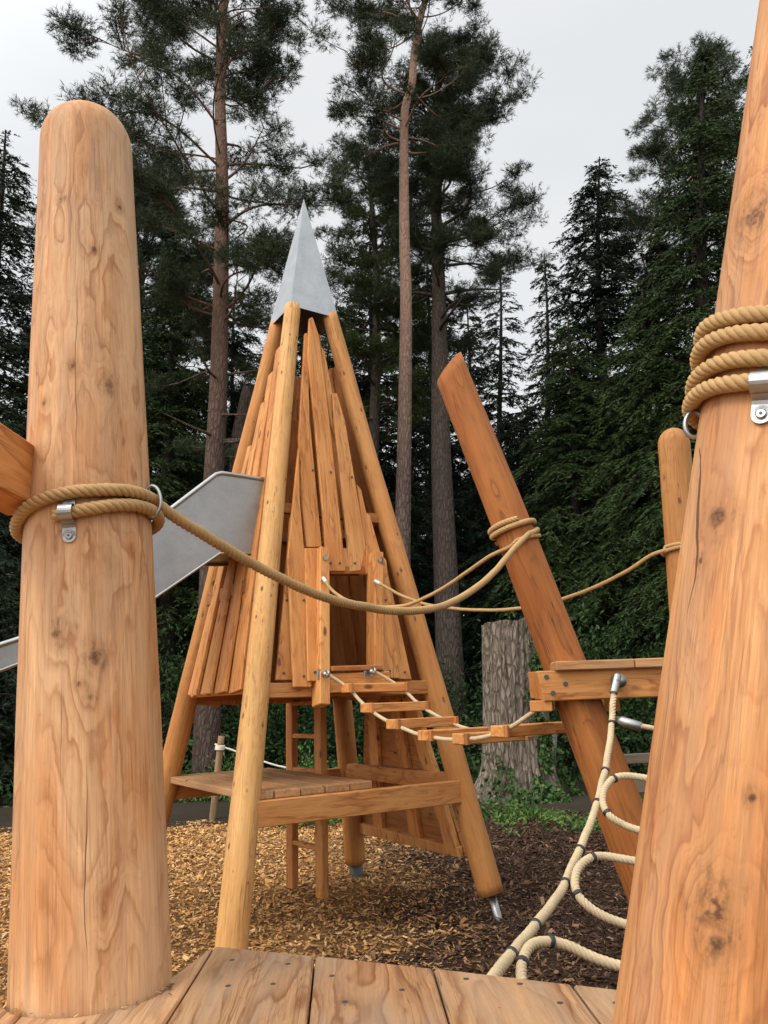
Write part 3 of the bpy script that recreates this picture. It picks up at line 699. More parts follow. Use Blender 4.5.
plat2 = tag(empty('play_platform', (1.6, 4.0, 0)), 'raised wooden platform at right bolted to the leaning log, rope net hanging from it', 'platform')
Yb = 3.55
def quadbeam(name, pts, Y, th, mat, parent, bevel=0.005):
    P = [at(x, y, Y) for x, y in pts]
    return MB().prism(P, (0, th, 0)).build(name, mat, frame(P[0], P[1] - P[0], (0, 0, 1)), parent, bevel=bevel)
fb = quadbeam('front_beam', [(544.5, 701.5), (850, 689), (850, 660), (537, 671)], Yb, 0.045, M_BOARD, plat2)
for px, py in ((546.5, 677), (565.5, 684), (553, 693)):
    p = at(px, py, Yb); MB().tube([p + [0, .004, 0], p + [0, -.004, 0]], 0.011, 12).build('bolt', M_DARKM, None, fb)
quadbeam('back_beam', [(537, 700.5), (548, 702), (548, 671), (528.5, 672.5)], Yb + 0.27, 0.05, M_BOARDD, plat2)
eb = at(543.5, 700.5, Yb); et = at(536.8, 671.5, Yb)
MB().prism([at(530.5, 698, Yb + .27), at(543, 700.5, Yb + .05), at(536, 671.5, Yb + .05), at(528, 672, Yb + .27)], (0.03, 0, 0)).build('end_board', M_BOARDD, frame(eb, et - eb, (0, 1, 0)), plat2, bevel=0.003)
MB().bar(at(541, 706, Yb + .02), at(541, 706, Yb + .6) + np.array([0.02, 0, 0]), 0.10, 0.05).build('cross_beam', M_BOARD, None, plat2, bevel=0.004)
MB().bar(at(612, 702, Yb + .3), at(612, 702, Yb + .3) + np.array([.02, .9, .0]), 0.08, 0.09).build('cross_beam', M_BOARD, None, plat2, bevel=0.004)
pz = at(600, 660, Yb - .04)[2]; xa = at(556, 665, Yb - .04)[0]; xm = at(634.5, 661, Yb - .04)[0]
for i in range(7):
    y0 = Yb - .04 + i * .175
    if y0 < YL + .14 and i > 0: xs = [(xa + .28, 2.6)]
    else: xs = [(xa, xm), (xm + .004, 2.6)] if i == 0 else [(xa + .28, 2.6)]
    for x0, x1 in xs:
        MB().box(((x0 + x1) / 2, y0 + .083, pz - .02), (1, 0, 0), (0, 1, 0), (0, 0, 1), (x1 - x0) / 2, .083, .021).build('plank', M_DECK, frame((x0, y0, pz), (1, 0, 0)), plat2, bevel=0.005)
for x in (2.45,): 
    log('support_post', (x, 4.5, 0), (x, 4.5, pz), .08, .075, M_LEG, plat2, n=20)

# ------------------------------------------------------------------ ropes
RD = 0.029
# left post: two turns, then the long sagging handrail to the leaning log
def phi(M, z):
    """compass angle round the post that faces the camera"""
    A = np.array(M); c = A[:3, 3] + A[:3, 2] * z; d = CP - c; return math.degrees(math.atan2(np.dot(d, A[:3, 0]), -np.dot(d, A[:3, 1])))
def zpx(py, th, M, R, z0=1.85):
    """height on the post of the picture row py, at th degrees from the side facing the camera"""
    z = z0
    for _ in range(6):
        p = cyl(M, RAD(th + phi(M, z)), z, R); D = (p - CP) @ CR
        y = 512 - FPX * D[1] / -D[2]; p2 = cyl(M, RAD(th + phi(M, z)), z + .01, R); D2 = (p2 - CP) @ CR; y2 = 512 - FPX * D2[1] / -D2[2]
        z += .01 * (py - y) / (y2 - y)
    return z
def helixpts(M, rfun, dia, zth, rel=True):
    th = np.linspace(zth[0][0], zth[-1][0], max(8, int(abs(zth[-1][0] - zth[0][0]) / 10)))
    z = np.interp(th, [a for a, _ in zth], [b for _, b in zth])
    k = np.ones(5) / 5; zs_ = np.convolve(np.pad(z, 2, 'edge'), k, 'valid'); o = phi(M, z.mean()) if rel else 0
    return [cyl(M, RAD(t + o), zz, float(rfun(zz)) * 1.004 + dia * .5) for t, zz in zip(th, zs_)]
zs = lambda py, th: zpx(py, th, MPL, .137 + .015)
hL = helixpts(MPL, rad_left, RD, [(-27, zs(518, -27)), (-10, zs(511, -10)), (10, zs(506, 10)), (35, zs(504, 35)), (60, zs(508, 60)), (90, zs(522, 90)), (180, zs(522, 90) - .015), (270, zs(533, -90)), (300, zs(509, -60)), (330, zs(495, -30)), (360, zs(490, 0)), (390, zs(491, 30)), (415, zs(495, 55)), (438, zs(503, 78))])
# along the sag, in the vertical plane from the post to the log
pa = hL[-1]; pb = at(526, 532, YL - .1); nv = np.cross(pb - pa, [0, 0, 1])
sag = [atp(px, py, pa, nv) for px, py in [(172, 515), (200, 533), (250, 562), (290, 583), (330, 599), (370, 608), (405, 611), (440, 607), (470, 592), (495, 571), (512, 551)]]
zl_ = lambda px, py: zat(px, py, YL - .1, MLG)
hC = helixpts(MLG, lambda z: lrad(z), 0.027, [(35, zl_(521, 537)), (90, zl_(535, 528)), (180, zl_(510, 528)), (270, zl_(490, 534)), (360, zl_(513, 526)), (450, zl_(534, 519)), (540, zl_(510, 521)), (630, zl_(489, 529)), (690, zl_(500, 524)), (740, zl_(520, 518))])
hand = rope('handrail_rope', hL + sag + hC, RD, M_ROPE)
tag(hand, 'thick twisted tan rope sagging from the pale left post to the leaning log', 'rope', 'handrail ropes')
clamp(postL, MPL, RAD(-16 + phi(MPL, 1.83)), zs(513, -16), rad_left(1.82), RD, 0.030)
aR = RAD(62 + phi(MPL, 1.85)); rc = cyl(MPL, aR, zs(501, 62), rad_left(1.85) + .014)
F4 = np.array(MPL); tl = F4[:3, 0] * math.cos(aR) + F4[:3, 1] * math.sin(aR); nl = F4[:3, 0] * math.sin(aR) - F4[:3, 1] * math.cos(aR)
loop = [rc + F4[:3, 2] * (.036 * math.cos(t)) + nl * (.021 * math.sin(t)) for t in np.linspace(0, 2 * np.pi, 25)]
MB().tube(loop, 0.0042, 8, False).build('binding_ring', M_STEEL, None, hand, smooth=True)
p = hL[-1]; 
for t in (505, 0):
    if t: ring('binding_wire', hC[len(hC) * 3 // 5], hC[len(hC) * 3 // 5 + 1] - hC[len(hC) * 3 // 5], .017, .003, M_DARKM, hand)
# coils on the right post
rr = lambda z: float(np.interp(z, [0, 1, 1.45, 2.4, 3.0], [.155, .149, .142, .120, .108]))
RD2 = 0.0295
zr = lambda py, th: zpx(py, th, MPR, .133 + .015, 2.0)
L_ = [zr(y, -90) for y in (345, 364, 393, 411)]; F_ = [zr(y, -13) for y in (314, 332, 358, 384)]
cz = [(-200, L_[0] + .01)]
for k in range(4):
    cz += [(-90 + 360 * k, L_[k]), (-50 + 360 * k, (L_[k] + F_[k]) / 2 + .012), (-13 + 360 * k, F_[k])]
    if k < 3: cz += [(60 + 360 * k, (F_[k] * .6 + L_[k + 1] * .4)), (180 + 360 * k, (F_[k] * .2 + L_[k + 1] * .8))]
cz += [(1080 + 3, F_[3] + .004)]
hR = helixpts(MPR, rr, RD2, cz)
coil = tag(rope('rope_coil', hR, RD2, M_ROPE), 'thick twisted rope coiled four times around the huge right post', 'rope')
clamp(postR, MPR, RAD(-12 + phi(MPR, F_[3])), F_[3], rr(F_[3]), RD2, 0.033)
pr_ = cyl(MPR, RAD(-80 + phi(MPR, L_[3])), zr(424, -80), rr(1.85) + .004); Rf = np.array(MPR)
loop = [pr_ + Rf[:3, 2] * (.024 * math.cos(t)) - Rf[:3, 0] * (.016 * math.sin(t)) for t in np.linspace(0, 2 * np.pi, 25)]
MB().tube(loop, 0.0045, 8, False).build('binding_ring', M_STEEL, None, coil, smooth=True)
# two thin handrails from the door
def face_pt(px, py, off): return atp(px, py, pF + nF * off, nF)
TD = 0.022
a1 = face_pt(323, 578, .175); b1 = cyl(MLG, RAD(-35), zl_(505, 548), lrad(1.9) + .012); n1 = np.cross(b1 - a1, [0, 0, 1])
pth = [a1] + [atp(px, py, a1, n1) for px, py in [(332, 590), (345, 599), (365, 605), (388, 607), (410, 604), (440, 590), (470, 570), (490, 556)]] + [b1] + helixpts(MLG, lrad, TD, [(0, zl_(515, 541)), (90, zl_(536, 535)), (180, zl_(512, 534)), (250, zl_(492, 540))])
ropeA = tag(rope('handrail_rope', pth, TD, M_ROPE, n=5, step=.012), 'thin tan rope from the left door post of the tower to the leaning log', 'rope', 'handrail ropes')
MB().tube(spline(pth[:2], .02)[:4], TD * .6, 10).build('white_sleeve', M_WHITEP, None, ropeA, smooth=True)
a2 = face_pt(375, 581, .175); zsp = lambda px, py: zat(px, py, 3.9, MSP); b2 = cyl(MSP, RAD(-75), zsp(662, 549), .105); n2 = np.cross(b2 - a2, [0, 0, 1])
pth = [a2] + [atp(px, py, a2, n2) for px, py in [(388, 588), (405, 597), (430, 605), (460, 609), (490, 610), (520, 608), (555, 601), (590, 589), (625, 572), (650, 556)]] + [b2] + helixpts(MSP, lambda z: .088, TD, [(-60, zsp(665, 546)), (0, zsp(676, 545)), (90, zsp(692, 546)), (180, zsp(676, 549)), (270, zsp(660, 551)), (360, zsp(676, 548)), (400, zsp(683, 547))])
ropeB = tag(rope('handrail_rope', pth, TD, M_ROPE, n=5, step=.012), 'thin tan rope passing behind the leaning log to the small round-topped post', 'rope', 'handrail ropes')
MB().tube(spline(pth[:2], .02)[:4], TD * .62, 10).build('white_sleeve', M_WHITEP, None, ropeB, smooth=True)

# rope bridge: steps on two ropes
bridge = tag(empty('rope_bridge', face_pt(350, 690, .3)), 'swaying rope bridge of short timber steps between the tower door and the right platform', 'rope bridge')
lefts = [(344.5, 682.5), (364, 702), (390, 718), (422, 729), (457, 732), (496, 724), (538, 704)]
rights = [(400, 680.5), (426, 698.5), (455, 714.5), (489, 721.5), None, (559.5, 717), None]
LA = face_pt(344, 684, .26); LB_ = at(541, 706, Yb + .22); nb = np.cross(LB_ - LA, [0, 0, 1]); SL = 0.47
stp = []
for i, (lpx, rpx) in enumerate(zip(lefts, rights)):
    if i == len(lefts) - 1: continue
    a = atp(*lpx, LA, nb); d = unit(U + np.array([0, 0, 0.0])); b_ = a + d * SL
    stp.append((a, b_)); fw = unit(np.cross([0, 0, 1], d)); fw = fw if fw[1] < 0 else -fw
    m_ = (a + b_) / 2 - np.array([0, 0, .037])
    st = MB().bar(a - np.array([0, 0, .037]), b_ - np.array([0, 0, .037]), 0.10, 0.058).build('step', M_BOARD, frame(a, d, (0, 0, 1)), bridge, bevel=0.005)
    for cpt in (a + d * .02, b_ - d * .02):
        MB().box(cpt - np.array([0, 0, .037]) + fw * .02, d, fw, (0, 0, 1), .012, .0515, .0305).build('end_block', M_BOARDD, None, st, bevel=0.003)
for k in (0, 1):
    st_ = EYE[k] + nH * .02
    pts = [st_] + [s[k] + U * (.03 if k == 0 else -.03) - np.array([0, 0, .04]) for s in stp] + [at(541, 707, Yb + .25) if k == 0 else at(585, 703, Yb + .55)]
    rope('bridge_rope', pts, 0.024, M_ROPEP, bridge, n=5, step=.012)

# rope net from the right platform to the near one
netR = 0.028
mp = [(615, 688, 3.46), (612.5, 705, 3.42), (612, 722, 3.38), (608, 755, 3.22), (602.5, 782, 3.08), (594.5, 812, 2.92), (584, 840, 2.76), (573, 864, 2.62), (562, 890, 2.46), (545, 913, 2.28), (525, 938, 2.1), (510, 956, 1.97), (498, 972, 1.86), (484, 990, 1.78)]
MP = [at(*p) for p in mp]
net = rope('rope_net', MP, netR, M_ROPEP)
tag(net, 'pale rope climbing net with curled rungs hanging from the right platform to the near planks', 'climbing net')
loops = [[(740, 800, 2.95), (690, 788, 3.0), (655, 780, 3.04), (627, 776, 3.06), (613, 779, 3.05), (604, 790, 3.0), (603, 803, 2.95), (610, 816, 2.9), (625, 825.5, 2.88), (647, 832, 2.86), (690, 842, 2.84), (740, 850, 2.8)],
         [(740, 880, 2.5), (680, 870, 2.55), (640, 862, 2.58), (607, 856.5, 2.6), (591, 858, 2.58), (579, 868, 2.54), (575, 884, 2.48), (581, 899, 2.43), (600, 914, 2.4), (632, 926, 2.38), (690, 940, 2.34), (740, 950, 2.3)],
         [(740, 1000, 1.95), (680, 981, 2.0), (627, 968, 2.04), (592, 957, 2.06), (562, 944.5, 2.07), (546, 941, 2.06), (532, 945, 2.03), (524, 956, 1.98), (521.5, 972, 1.92), (525, 990, 1.86), (540, 1006, 1.8)],
         ]
LP = [[at(*p) for p in l] for l in loops]
for l in LP: rope('rung', l, netR * .95, M_ROPEP, net)
rope('rung', [at(*p) for p in ((640, 726, 3.3), (660, 729.5, 3.3), (700, 735, 3.3), (760, 738, 3.3))], netR * .8, M_ROPEP, net)
fr = MB().tube([at(*p) for p in ((617, 719.5, 3.36), (622, 721, 3.34), (641, 727, 3.3))], [.012, .021, .021], 14).build('ferrule', M_STEEL, None, net, smooth=True)
rope('side_rope', [at(*p) for p in ((760, 690, 3.46), (755, 740, 3.3), (745, 800, 2.95), (740, 850, 2.8), (738, 880, 2.5), (738, 950, 2.3), (738, 1000, 1.95), (700, 1040, 1.8))], netR, M_ROPEP, net)
band('end_ferrule', at(615.5, 684, 3.45), MP[0] - MP[1] + np.array([0, -.02, 0]), .018, .09, M_STEEL, net)
c = at(617, 681, Yb); MB().tube([c, c + [0, -.05, .0]], [.03, .03], 14).build('eye_bolt', M_STEEL, None, plat2, smooth=True)
ring('shackle', at(616, 680, 3.46), (1, 0, 0), .02, .007, M_STEEL, net)
MS = spline(MP, .01); MT = np.gradient(MS, axis=0)
def near_px(P, px, py):
    D = (P - CP) @ CR; x = 384 + FPX * D[:, 0] / -D[:, 2]; y = 512 - FPX * D[:, 1] / -D[:, 2]; return int(np.argmin((x - px) ** 2 + (y - py) ** 2))
for px, py in ((612, 723), (604, 770), (597, 803), (579, 850), (566, 884), (537, 926), (512, 954)):
    i = near_px(MS, px, py); band('cable_tie', MS[i], MT[i], netR * .60, .011, M_TIE, net)
for l, pl in zip(LP, ([(614, 778), (608, 814)], [(592, 857), (579, 895)], [(549, 941), (523, 962)])):
    Q = spline(l, .01); G = np.gradient(Q, axis=0)
    for px, py in pl:
        i = near_px(Q, px, py); band('cable_tie', Q[i], G[i], netR * .58, .011, M_TIE, net)

# ------------------------------------------------------------------ ground
def ground_mat():
    b = NB('bark_mulch_ground'); tc = b.n('ShaderNodeTexCoord').outputs['Object']
    n1 = b.noise(tc, 28.0, 5.0, 0.7); n2 = b.noise(tc, 70.0, 3.0, 0.7)
    vn = b.n('ShaderNodeTexVoronoi'); b.put(vn.inputs['Vector'], tc); vn.inputs['Scale'].default_value = 42.0
    x, y, z = b.sep(tc)
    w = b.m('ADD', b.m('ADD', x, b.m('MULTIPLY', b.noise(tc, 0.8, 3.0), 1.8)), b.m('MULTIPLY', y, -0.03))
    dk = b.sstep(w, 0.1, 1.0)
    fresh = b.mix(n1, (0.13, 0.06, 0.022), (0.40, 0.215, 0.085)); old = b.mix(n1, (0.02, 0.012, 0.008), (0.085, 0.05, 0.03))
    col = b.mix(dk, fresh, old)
    dirt = b.mix(n1, (0.025, 0.022, 0.014), (0.07, 0.055, 0.035))
    col = b.mix(b.sstep(b.m('ADD', y, b.m('MULTIPLY', b.noise(tc, 1.2, 3.0), 1.6)), 10.9, 11.4), col, dirt)
    return b.bsdf(col, 0.95, bump=b.m('ADD', n1, n2), bstr=0.9, bdist=0.03, spec=0.1)
def chip_mat():
    b = NB('wood_chips'); tc = b.n('ShaderNodeTexCoord').outputs['Object']
    r = b.n('ShaderNodeNewGeometry').outputs['Random Per Island']
    x, y, z = b.sep(tc)
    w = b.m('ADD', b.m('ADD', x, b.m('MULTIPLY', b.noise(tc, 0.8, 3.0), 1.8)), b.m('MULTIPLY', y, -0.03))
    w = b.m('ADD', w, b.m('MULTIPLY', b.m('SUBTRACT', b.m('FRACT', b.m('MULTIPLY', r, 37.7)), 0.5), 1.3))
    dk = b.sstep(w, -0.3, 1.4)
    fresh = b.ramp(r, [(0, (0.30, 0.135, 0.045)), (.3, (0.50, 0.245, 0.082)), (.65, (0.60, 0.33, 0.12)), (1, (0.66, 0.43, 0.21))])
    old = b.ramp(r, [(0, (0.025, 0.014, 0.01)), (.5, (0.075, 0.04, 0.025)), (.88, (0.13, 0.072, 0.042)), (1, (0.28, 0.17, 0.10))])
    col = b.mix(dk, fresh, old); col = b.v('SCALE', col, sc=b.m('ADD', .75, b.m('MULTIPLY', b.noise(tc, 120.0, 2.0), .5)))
    return b.bsdf(col, 0.85, spec=0.15)
gxy = np.array([[-90, -60, 0], [90, -60, 0], [90, 120, 0], [-90, 120, 0]], float)
nx, ny = 120, 120
xs = np.concatenate([np.linspace(-90, -7, 16), np.linspace(-6.5, 7.5, nx), np.linspace(8, 90, 16)]); ys = np.concatenate([np.linspace(-60, 1, 10), np.linspace(1.5, 14, ny), np.linspace(14.5, 120, 40)])
GX, GY = np.meshgrid(xs, ys, indexing='ij')
def gheight(X, Y):
    P = np.stack([X * 1.1, Y * 1.1, X * 0], -1); P2 = np.stack([X * 5, Y * 5, X * 0 + 3], -1)
    return (0.03 * vnoise(P, 3) + 0.012 * vnoise(P2, 4)) - 0.012 + np.clip((Y - 16) * 0.012, 0, 0.4)
GZ = gheight(GX, GY)
V = np.stack([GX, GY, GZ], -1).reshape(-1, 3); n_ = len(ys)
F = [(i * n_ + j, (i + 1) * n_ + j, (i + 1) * n_ + j + 1, i * n_ + j + 1) for i in range(len(xs) - 1) for j in range(n_ - 1)]
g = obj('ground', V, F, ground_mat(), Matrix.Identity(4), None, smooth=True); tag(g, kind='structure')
# chips lying on it: one uncountable layer
n = 190000
Y = np.sqrt(RNG.uniform(2.2 ** 2, 11.2 ** 2, n)); X = Y * RNG.uniform(-.78, .78, n)
keep = Y + vnoise(np.stack([X * 1.5, Y * 1.5, X * 0], 1), 8) * .35 < 10.75
X, Y = X[keep], Y[keep]; n = len(X)
def chips(X, Y, Z, lmin, lmax, tilt, seed):
    r = np.random.default_rng(seed); n = len(X); th = r.uniform(0, 2 * np.pi, n); L = r.uniform(lmin, lmax, n) * r.choice([.6, 1, 1.5], n, p=[.4, .45, .15]); W = L * r.uniform(.18, .5, n)
    a = np.stack([np.cos(th), np.sin(th), r.normal(0, tilt, n)], 1); bb = np.stack([-np.sin(th), np.cos(th), r.normal(0, tilt * 1.2, n)], 1)
    c = np.stack([X, Y, Z], 1); q = np.empty((n, 4, 3))
    s1 = r.uniform(.5, 1, n)
    q[:, 0] = c - a * L[:, None] / 2 - bb * W[:, None] / 2; q[:, 1] = c + a * L[:, None] / 2 - bb * (W * s1)[:, None] / 2
    q[:, 2] = c + a * L[:, None] / 2 + bb * (W * s1)[:, None] / 2; q[:, 3] = c - a * L[:, None] / 2 + bb * W[:, None] / 2
    return q
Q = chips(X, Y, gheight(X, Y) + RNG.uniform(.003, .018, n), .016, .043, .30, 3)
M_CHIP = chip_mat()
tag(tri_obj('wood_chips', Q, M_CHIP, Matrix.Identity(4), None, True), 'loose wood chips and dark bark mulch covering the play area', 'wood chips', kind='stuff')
# crumbs on the near platform
pp = np.array([atz(px, py, zP) for px, py in [(240, 1000), (258, 975), (300, 1008), (405, 1012), (62, 1016), (50, 1017), (420, 985), (500, 1010), (180, 1012), (355, 990)]])
for _t in RNG.uniform(-2.9, -.15, 34):
    _r = rn + abs(RNG.normal(0, .012)) - .006; pp = np.vstack([pp, [cx + _r * math.cos(_t), cy + _r * math.sin(_t), zP]])
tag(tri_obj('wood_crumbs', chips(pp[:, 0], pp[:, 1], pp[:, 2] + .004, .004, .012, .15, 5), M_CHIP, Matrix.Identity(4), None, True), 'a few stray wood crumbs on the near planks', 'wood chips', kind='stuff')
# path
def path_mat():
    b = NB('asphalt_path'); tc = b.n('ShaderNodeTexCoord').outputs['Object']
    n1 = b.noise(tc, 60.0, 4.0, .7); n2 = b.noise(tc, 1.1, 3.0)
    col = b.mix(n2, (0.026, 0.021, 0.016), (0.055, 0.045, 0.034)); col = b.v('SCALE', col, sc=b.m('ADD', .6, b.m('MULTIPLY', n1, .8)))
    return b.bsdf(col, 1.0, bump=n1, bstr=.4, bdist=.006, spec=0.0)
pc = [(-30, 9.4, 12.6), (-10, 10.0, 12.9), (-4, 10.2, 12.8), (0, 10.8, 13.2), (3, 10.6, 14.0), (7, 11.0, 15.5), (30, 14, 19)]
px_ = np.linspace(-30, 30, 160); n0 = np.interp(px_, [p[0] for p in pc], [p[1] for p in pc]); f0 = np.interp(px_, [p[0] for p in pc], [p[2] for p in pc])
V = []; 
for x, a, b_ in zip(px_, n0, f0):
    for t in np.linspace(0, 1, 9): y = a + (b_ - a) * t + .12 * math.sin(x * 2.1); V.append((x, y, float(gheight(np.array(x), np.array(y))) + .014))
F = [(i * 9 + j, (i + 1) * 9 + j, (i + 1) * 9 + j + 1, i * 9 + j + 1) for i in range(159) for j in range(8)]
tag(obj('path', V, F, path_mat(), Matrix.Identity(4), None, smooth=True), kind='structure')
# ------------------------------------------------------------------ trees
M_NEED_P = leaf_mat('pine_needles', (0.0169, 0.0286, 0.0156), (0.0546, 0.0741, 0.0364), (0.1105, 0.1118, 0.0546))
M_NEED_G = leaf_mat('pine_needles_green', (0.0192, 0.0348, 0.012), (0.0696, 0.096, 0.0312), (0.132, 0.144, 0.048))
M_NEED_D = leaf_mat('dark_conifer_leaves', (0.0088, 0.0163, 0.01), (0.025, 0.0413, 0.0213), (0.0562, 0.0688, 0.0287))
M_NEED_S = leaf_mat('conifer_sprays', (0.0132, 0.0264, 0.0096), (0.0456, 0.0744, 0.0228), (0.096, 0.1176, 0.0384))
M_LAUREL = leaf_mat('broad_leaves', (0.012, 0.0264, 0.0096), (0.036, 0.0672, 0.0216), (0.096, 0.138, 0.048), 0.45)
M_IVY = leaf_mat('ivy_leaves', (0.018, 0.038, 0.012), (0.055, 0.10, 0.03), (0.13, 0.19, 0.07), 0.45)
M_GREEN = leaf_mat('undergrowth_leaves', (0.03, 0.06, 0.016), (0.09, 0.16, 0.04), (0.17, 0.24, 0.06), 0.45)
M_BARK_G = bark_mat('grey_bark', (0.045, 0.035, 0.028), (0.17, 0.13, 0.105))
M_BARK_R = bark_mat('pink_pine_bark', (0.06, 0.042, 0.034), (0.22, 0.155, 0.125), (0.36, 0.225, 0.16), up=(7.0, 13.0))
M_BARK_A = bark_mat('red_pine_bark', (0.045, 0.03, 0.024), (0.15, 0.10, 0.08), (0.22, 0.13, 0.09), up=(7.0, 14.0))
M_BARK_D = bark_mat('dark_bark', (0.02, 0.017, 0.014), (0.07, 0.055, 0.045))
M_BARK_S = bark_mat('stump_bark', (0.05, 0.039, 0.029), (0.37, 0.295, 0.225))

def leaves(P, D, L, W, rng, bend=None):
    """pointed leaf/needle triangles: base P, direction D, length L, width W"""
    n = len(P); r = rng.normal(size=(n, 3)); s = np.cross(D, r); s /= np.linalg.norm(s, axis=1)[:, None] + 1e-9
    L = np.broadcast_to(L, n)[:, None]; W = np.broadcast_to(W, n)[:, None]
    V = np.empty((n, 3, 3)); V[:, 0] = P - s * W / 2; V[:, 1] = P + s * W / 2; V[:, 2] = P + D * L
    return V
def quads(P, D, L, W, rng):
    """leaf diamonds as quads"""
    n = len(P); r = rng.normal(size=(n, 3)); s = np.cross(D, r); s /= np.linalg.norm(s, axis=1)[:, None] + 1e-9
    L = np.broadcast_to(L, n)[:, None]; W = np.broadcast_to(W, n)[:, None]
    V = np.empty((n, 4, 3)); V[:, 0] = P; V[:, 1] = P + D * L * .45 + s * W / 2; V[:, 2] = P + D * L; V[:, 3] = P + D * L * .45 - s * W / 2
    return V
def norm(a): return a / (np.linalg.norm(a, axis=-1, keepdims=True) + 1e-9)
def trunk_path(pts, d):
    """trunk through photo points, in the plane at distance d"""
    return [at(px, py, d) for px, py in pts]
def trunk_mesh(P, r0, r1, n=18, flare=0.35, seed=0):
    P = spline(P, 0.3); k = len(P); t = np.linspace(0, 1, k)
    r = (r0 + (r1 - r0) * t) * (1 + flare * np.exp(-t * (P[-1][2] - P[0][2]) / 0.5))
    mb = MB(); mb.tube(P, r, n)
    return mb, P
def grow_pine(name, label, pts, r0, r1, zlo, R, nb, seed, mat, bark, clump=46, top=None, az_bias=None, skip=0.0, lowlimb=0, group=None, ksize=.12, dens=1.15, d=None):
    rng = np.random.default_rng(seed); base = np.array([pts[0][0], pts[0][1], 0.0])
    root = tag(empty(name, base), label, 'tree', 'pines behind the playground')
    mb, P = trunk_mesh(pts, r0, r1); H = P[-1][2]
    def tp(z): return np.array([np.interp(z, P[:, 2], P[:, 0]), np.interp(z, P[:, 2], P[:, 1]), z])
    cl = []
    zs = np.sort(zlo + (H - zlo) * rng.uniform(0, 1, nb) ** 0.9)
    for i, z in enumerate(zs):
        t = (z - zlo) / (H - zlo); az = i * 2.399 + rng.normal(0, .5)
        L = R * np.interp(t, [0, .15, .45, .75, 1], [.75, 1.0, 1.0, .75, .3]) * rng.uniform(.6, 1.12)
        if az_bias: L *= az_bias(az, t)
        el = np.interp(t, [0, .4, 1], [-.05, .25, .75]) + rng.normal(0, .16)
        o = tp(z); h = np.array([math.cos(az), math.sin(az), 0]); q = []
        side = np.array([-h[1], h[0], 0]); k1, k2 = rng.normal(0, .13), rng.normal(0, .10)
        for u in np.linspace(0, 1, 8):
            q.append(o + h * L * u * math.cos(el) + np.array([0, 0, 1]) * L * (u * math.sin(el) + k2 * u * math.sin(u * 5) + .13 * u * u) + side * L * k1 * math.sin(u * 4))
        q = np.array(q); rb = max(.016, r0 * .17 * (1 - .5 * t)) * rng.uniform(.7, 1.2)
        mb.tube(spline(q, L / 12), np.linspace(rb, .008, len(spline(q, L / 12))), 5, False)
        if i < lowlimb: 
            if rng.uniform() < .6: continue
        ns = 2 + int(L * 2.0 * dens)
        for j in range(ns):
            u = rng.uniform(.30, 1.0) if j else 1.0
            c0 = np.array([np.interp(u, np.linspace(0, 1, 8), q[:, k]) for k in range(3)])
            sd_ = norm(h * rng.uniform(.3, 1) + side * rng.normal(0, .9) + np.array([0, 0, rng.uniform(-.05, .55)])); l = L * rng.uniform(.12, .34) + .15
            e = c0 + sd_ * l
            mb.tube([c0, (c0 + e) / 2 + np.array([0, 0, -.03]), e], [.013, .010, .005], 4, False)
            for m_ in range(2 if l > .5 else 1):
                if rng.uniform() > skip: cl.append((e - sd_ * m_ * .33, rng.uniform(.17, .36)))
    # needle tufts
    cl_c = np.array([c for c, _ in cl]); cl_r = np.array([r for _, r in cl]); m = clump
    C_ = np.repeat(cl_c, m, 0); Rr = np.repeat(cl_r, m)
    off = norm(rng.normal(size=(len(C_), 3))) * rng.uniform(0, 1, (len(C_), 1)) ** .45 * np.array([1.05, 1.05, .62]) * Rr[:, None]
    tb = C_ + off; td = norm(off * np.array([1, 1, .6]) + np.array([0, 0, .30]) * Rr[:, None] + rng.normal(size=off.shape) * .06)
    k = 11; tb = np.repeat(tb, k, 0); td = np.repeat(td, k, 0)
    nd = norm(td * .75 + rng.normal(size=td.shape) * .55)
    Vt = leaves(tb + td * rng.uniform(-.05, .08, (len(tb), 1)), nd, ksize * rng.uniform(.7, 1.25, len(tb)), ksize * .085, rng)
    mb.build('trunk', bark, Matrix.Translation(Vector(base)), root, smooth=True)
    tri_obj('crown', Vt, mat, Matrix.Translation(Vector(base)), root)
    return root
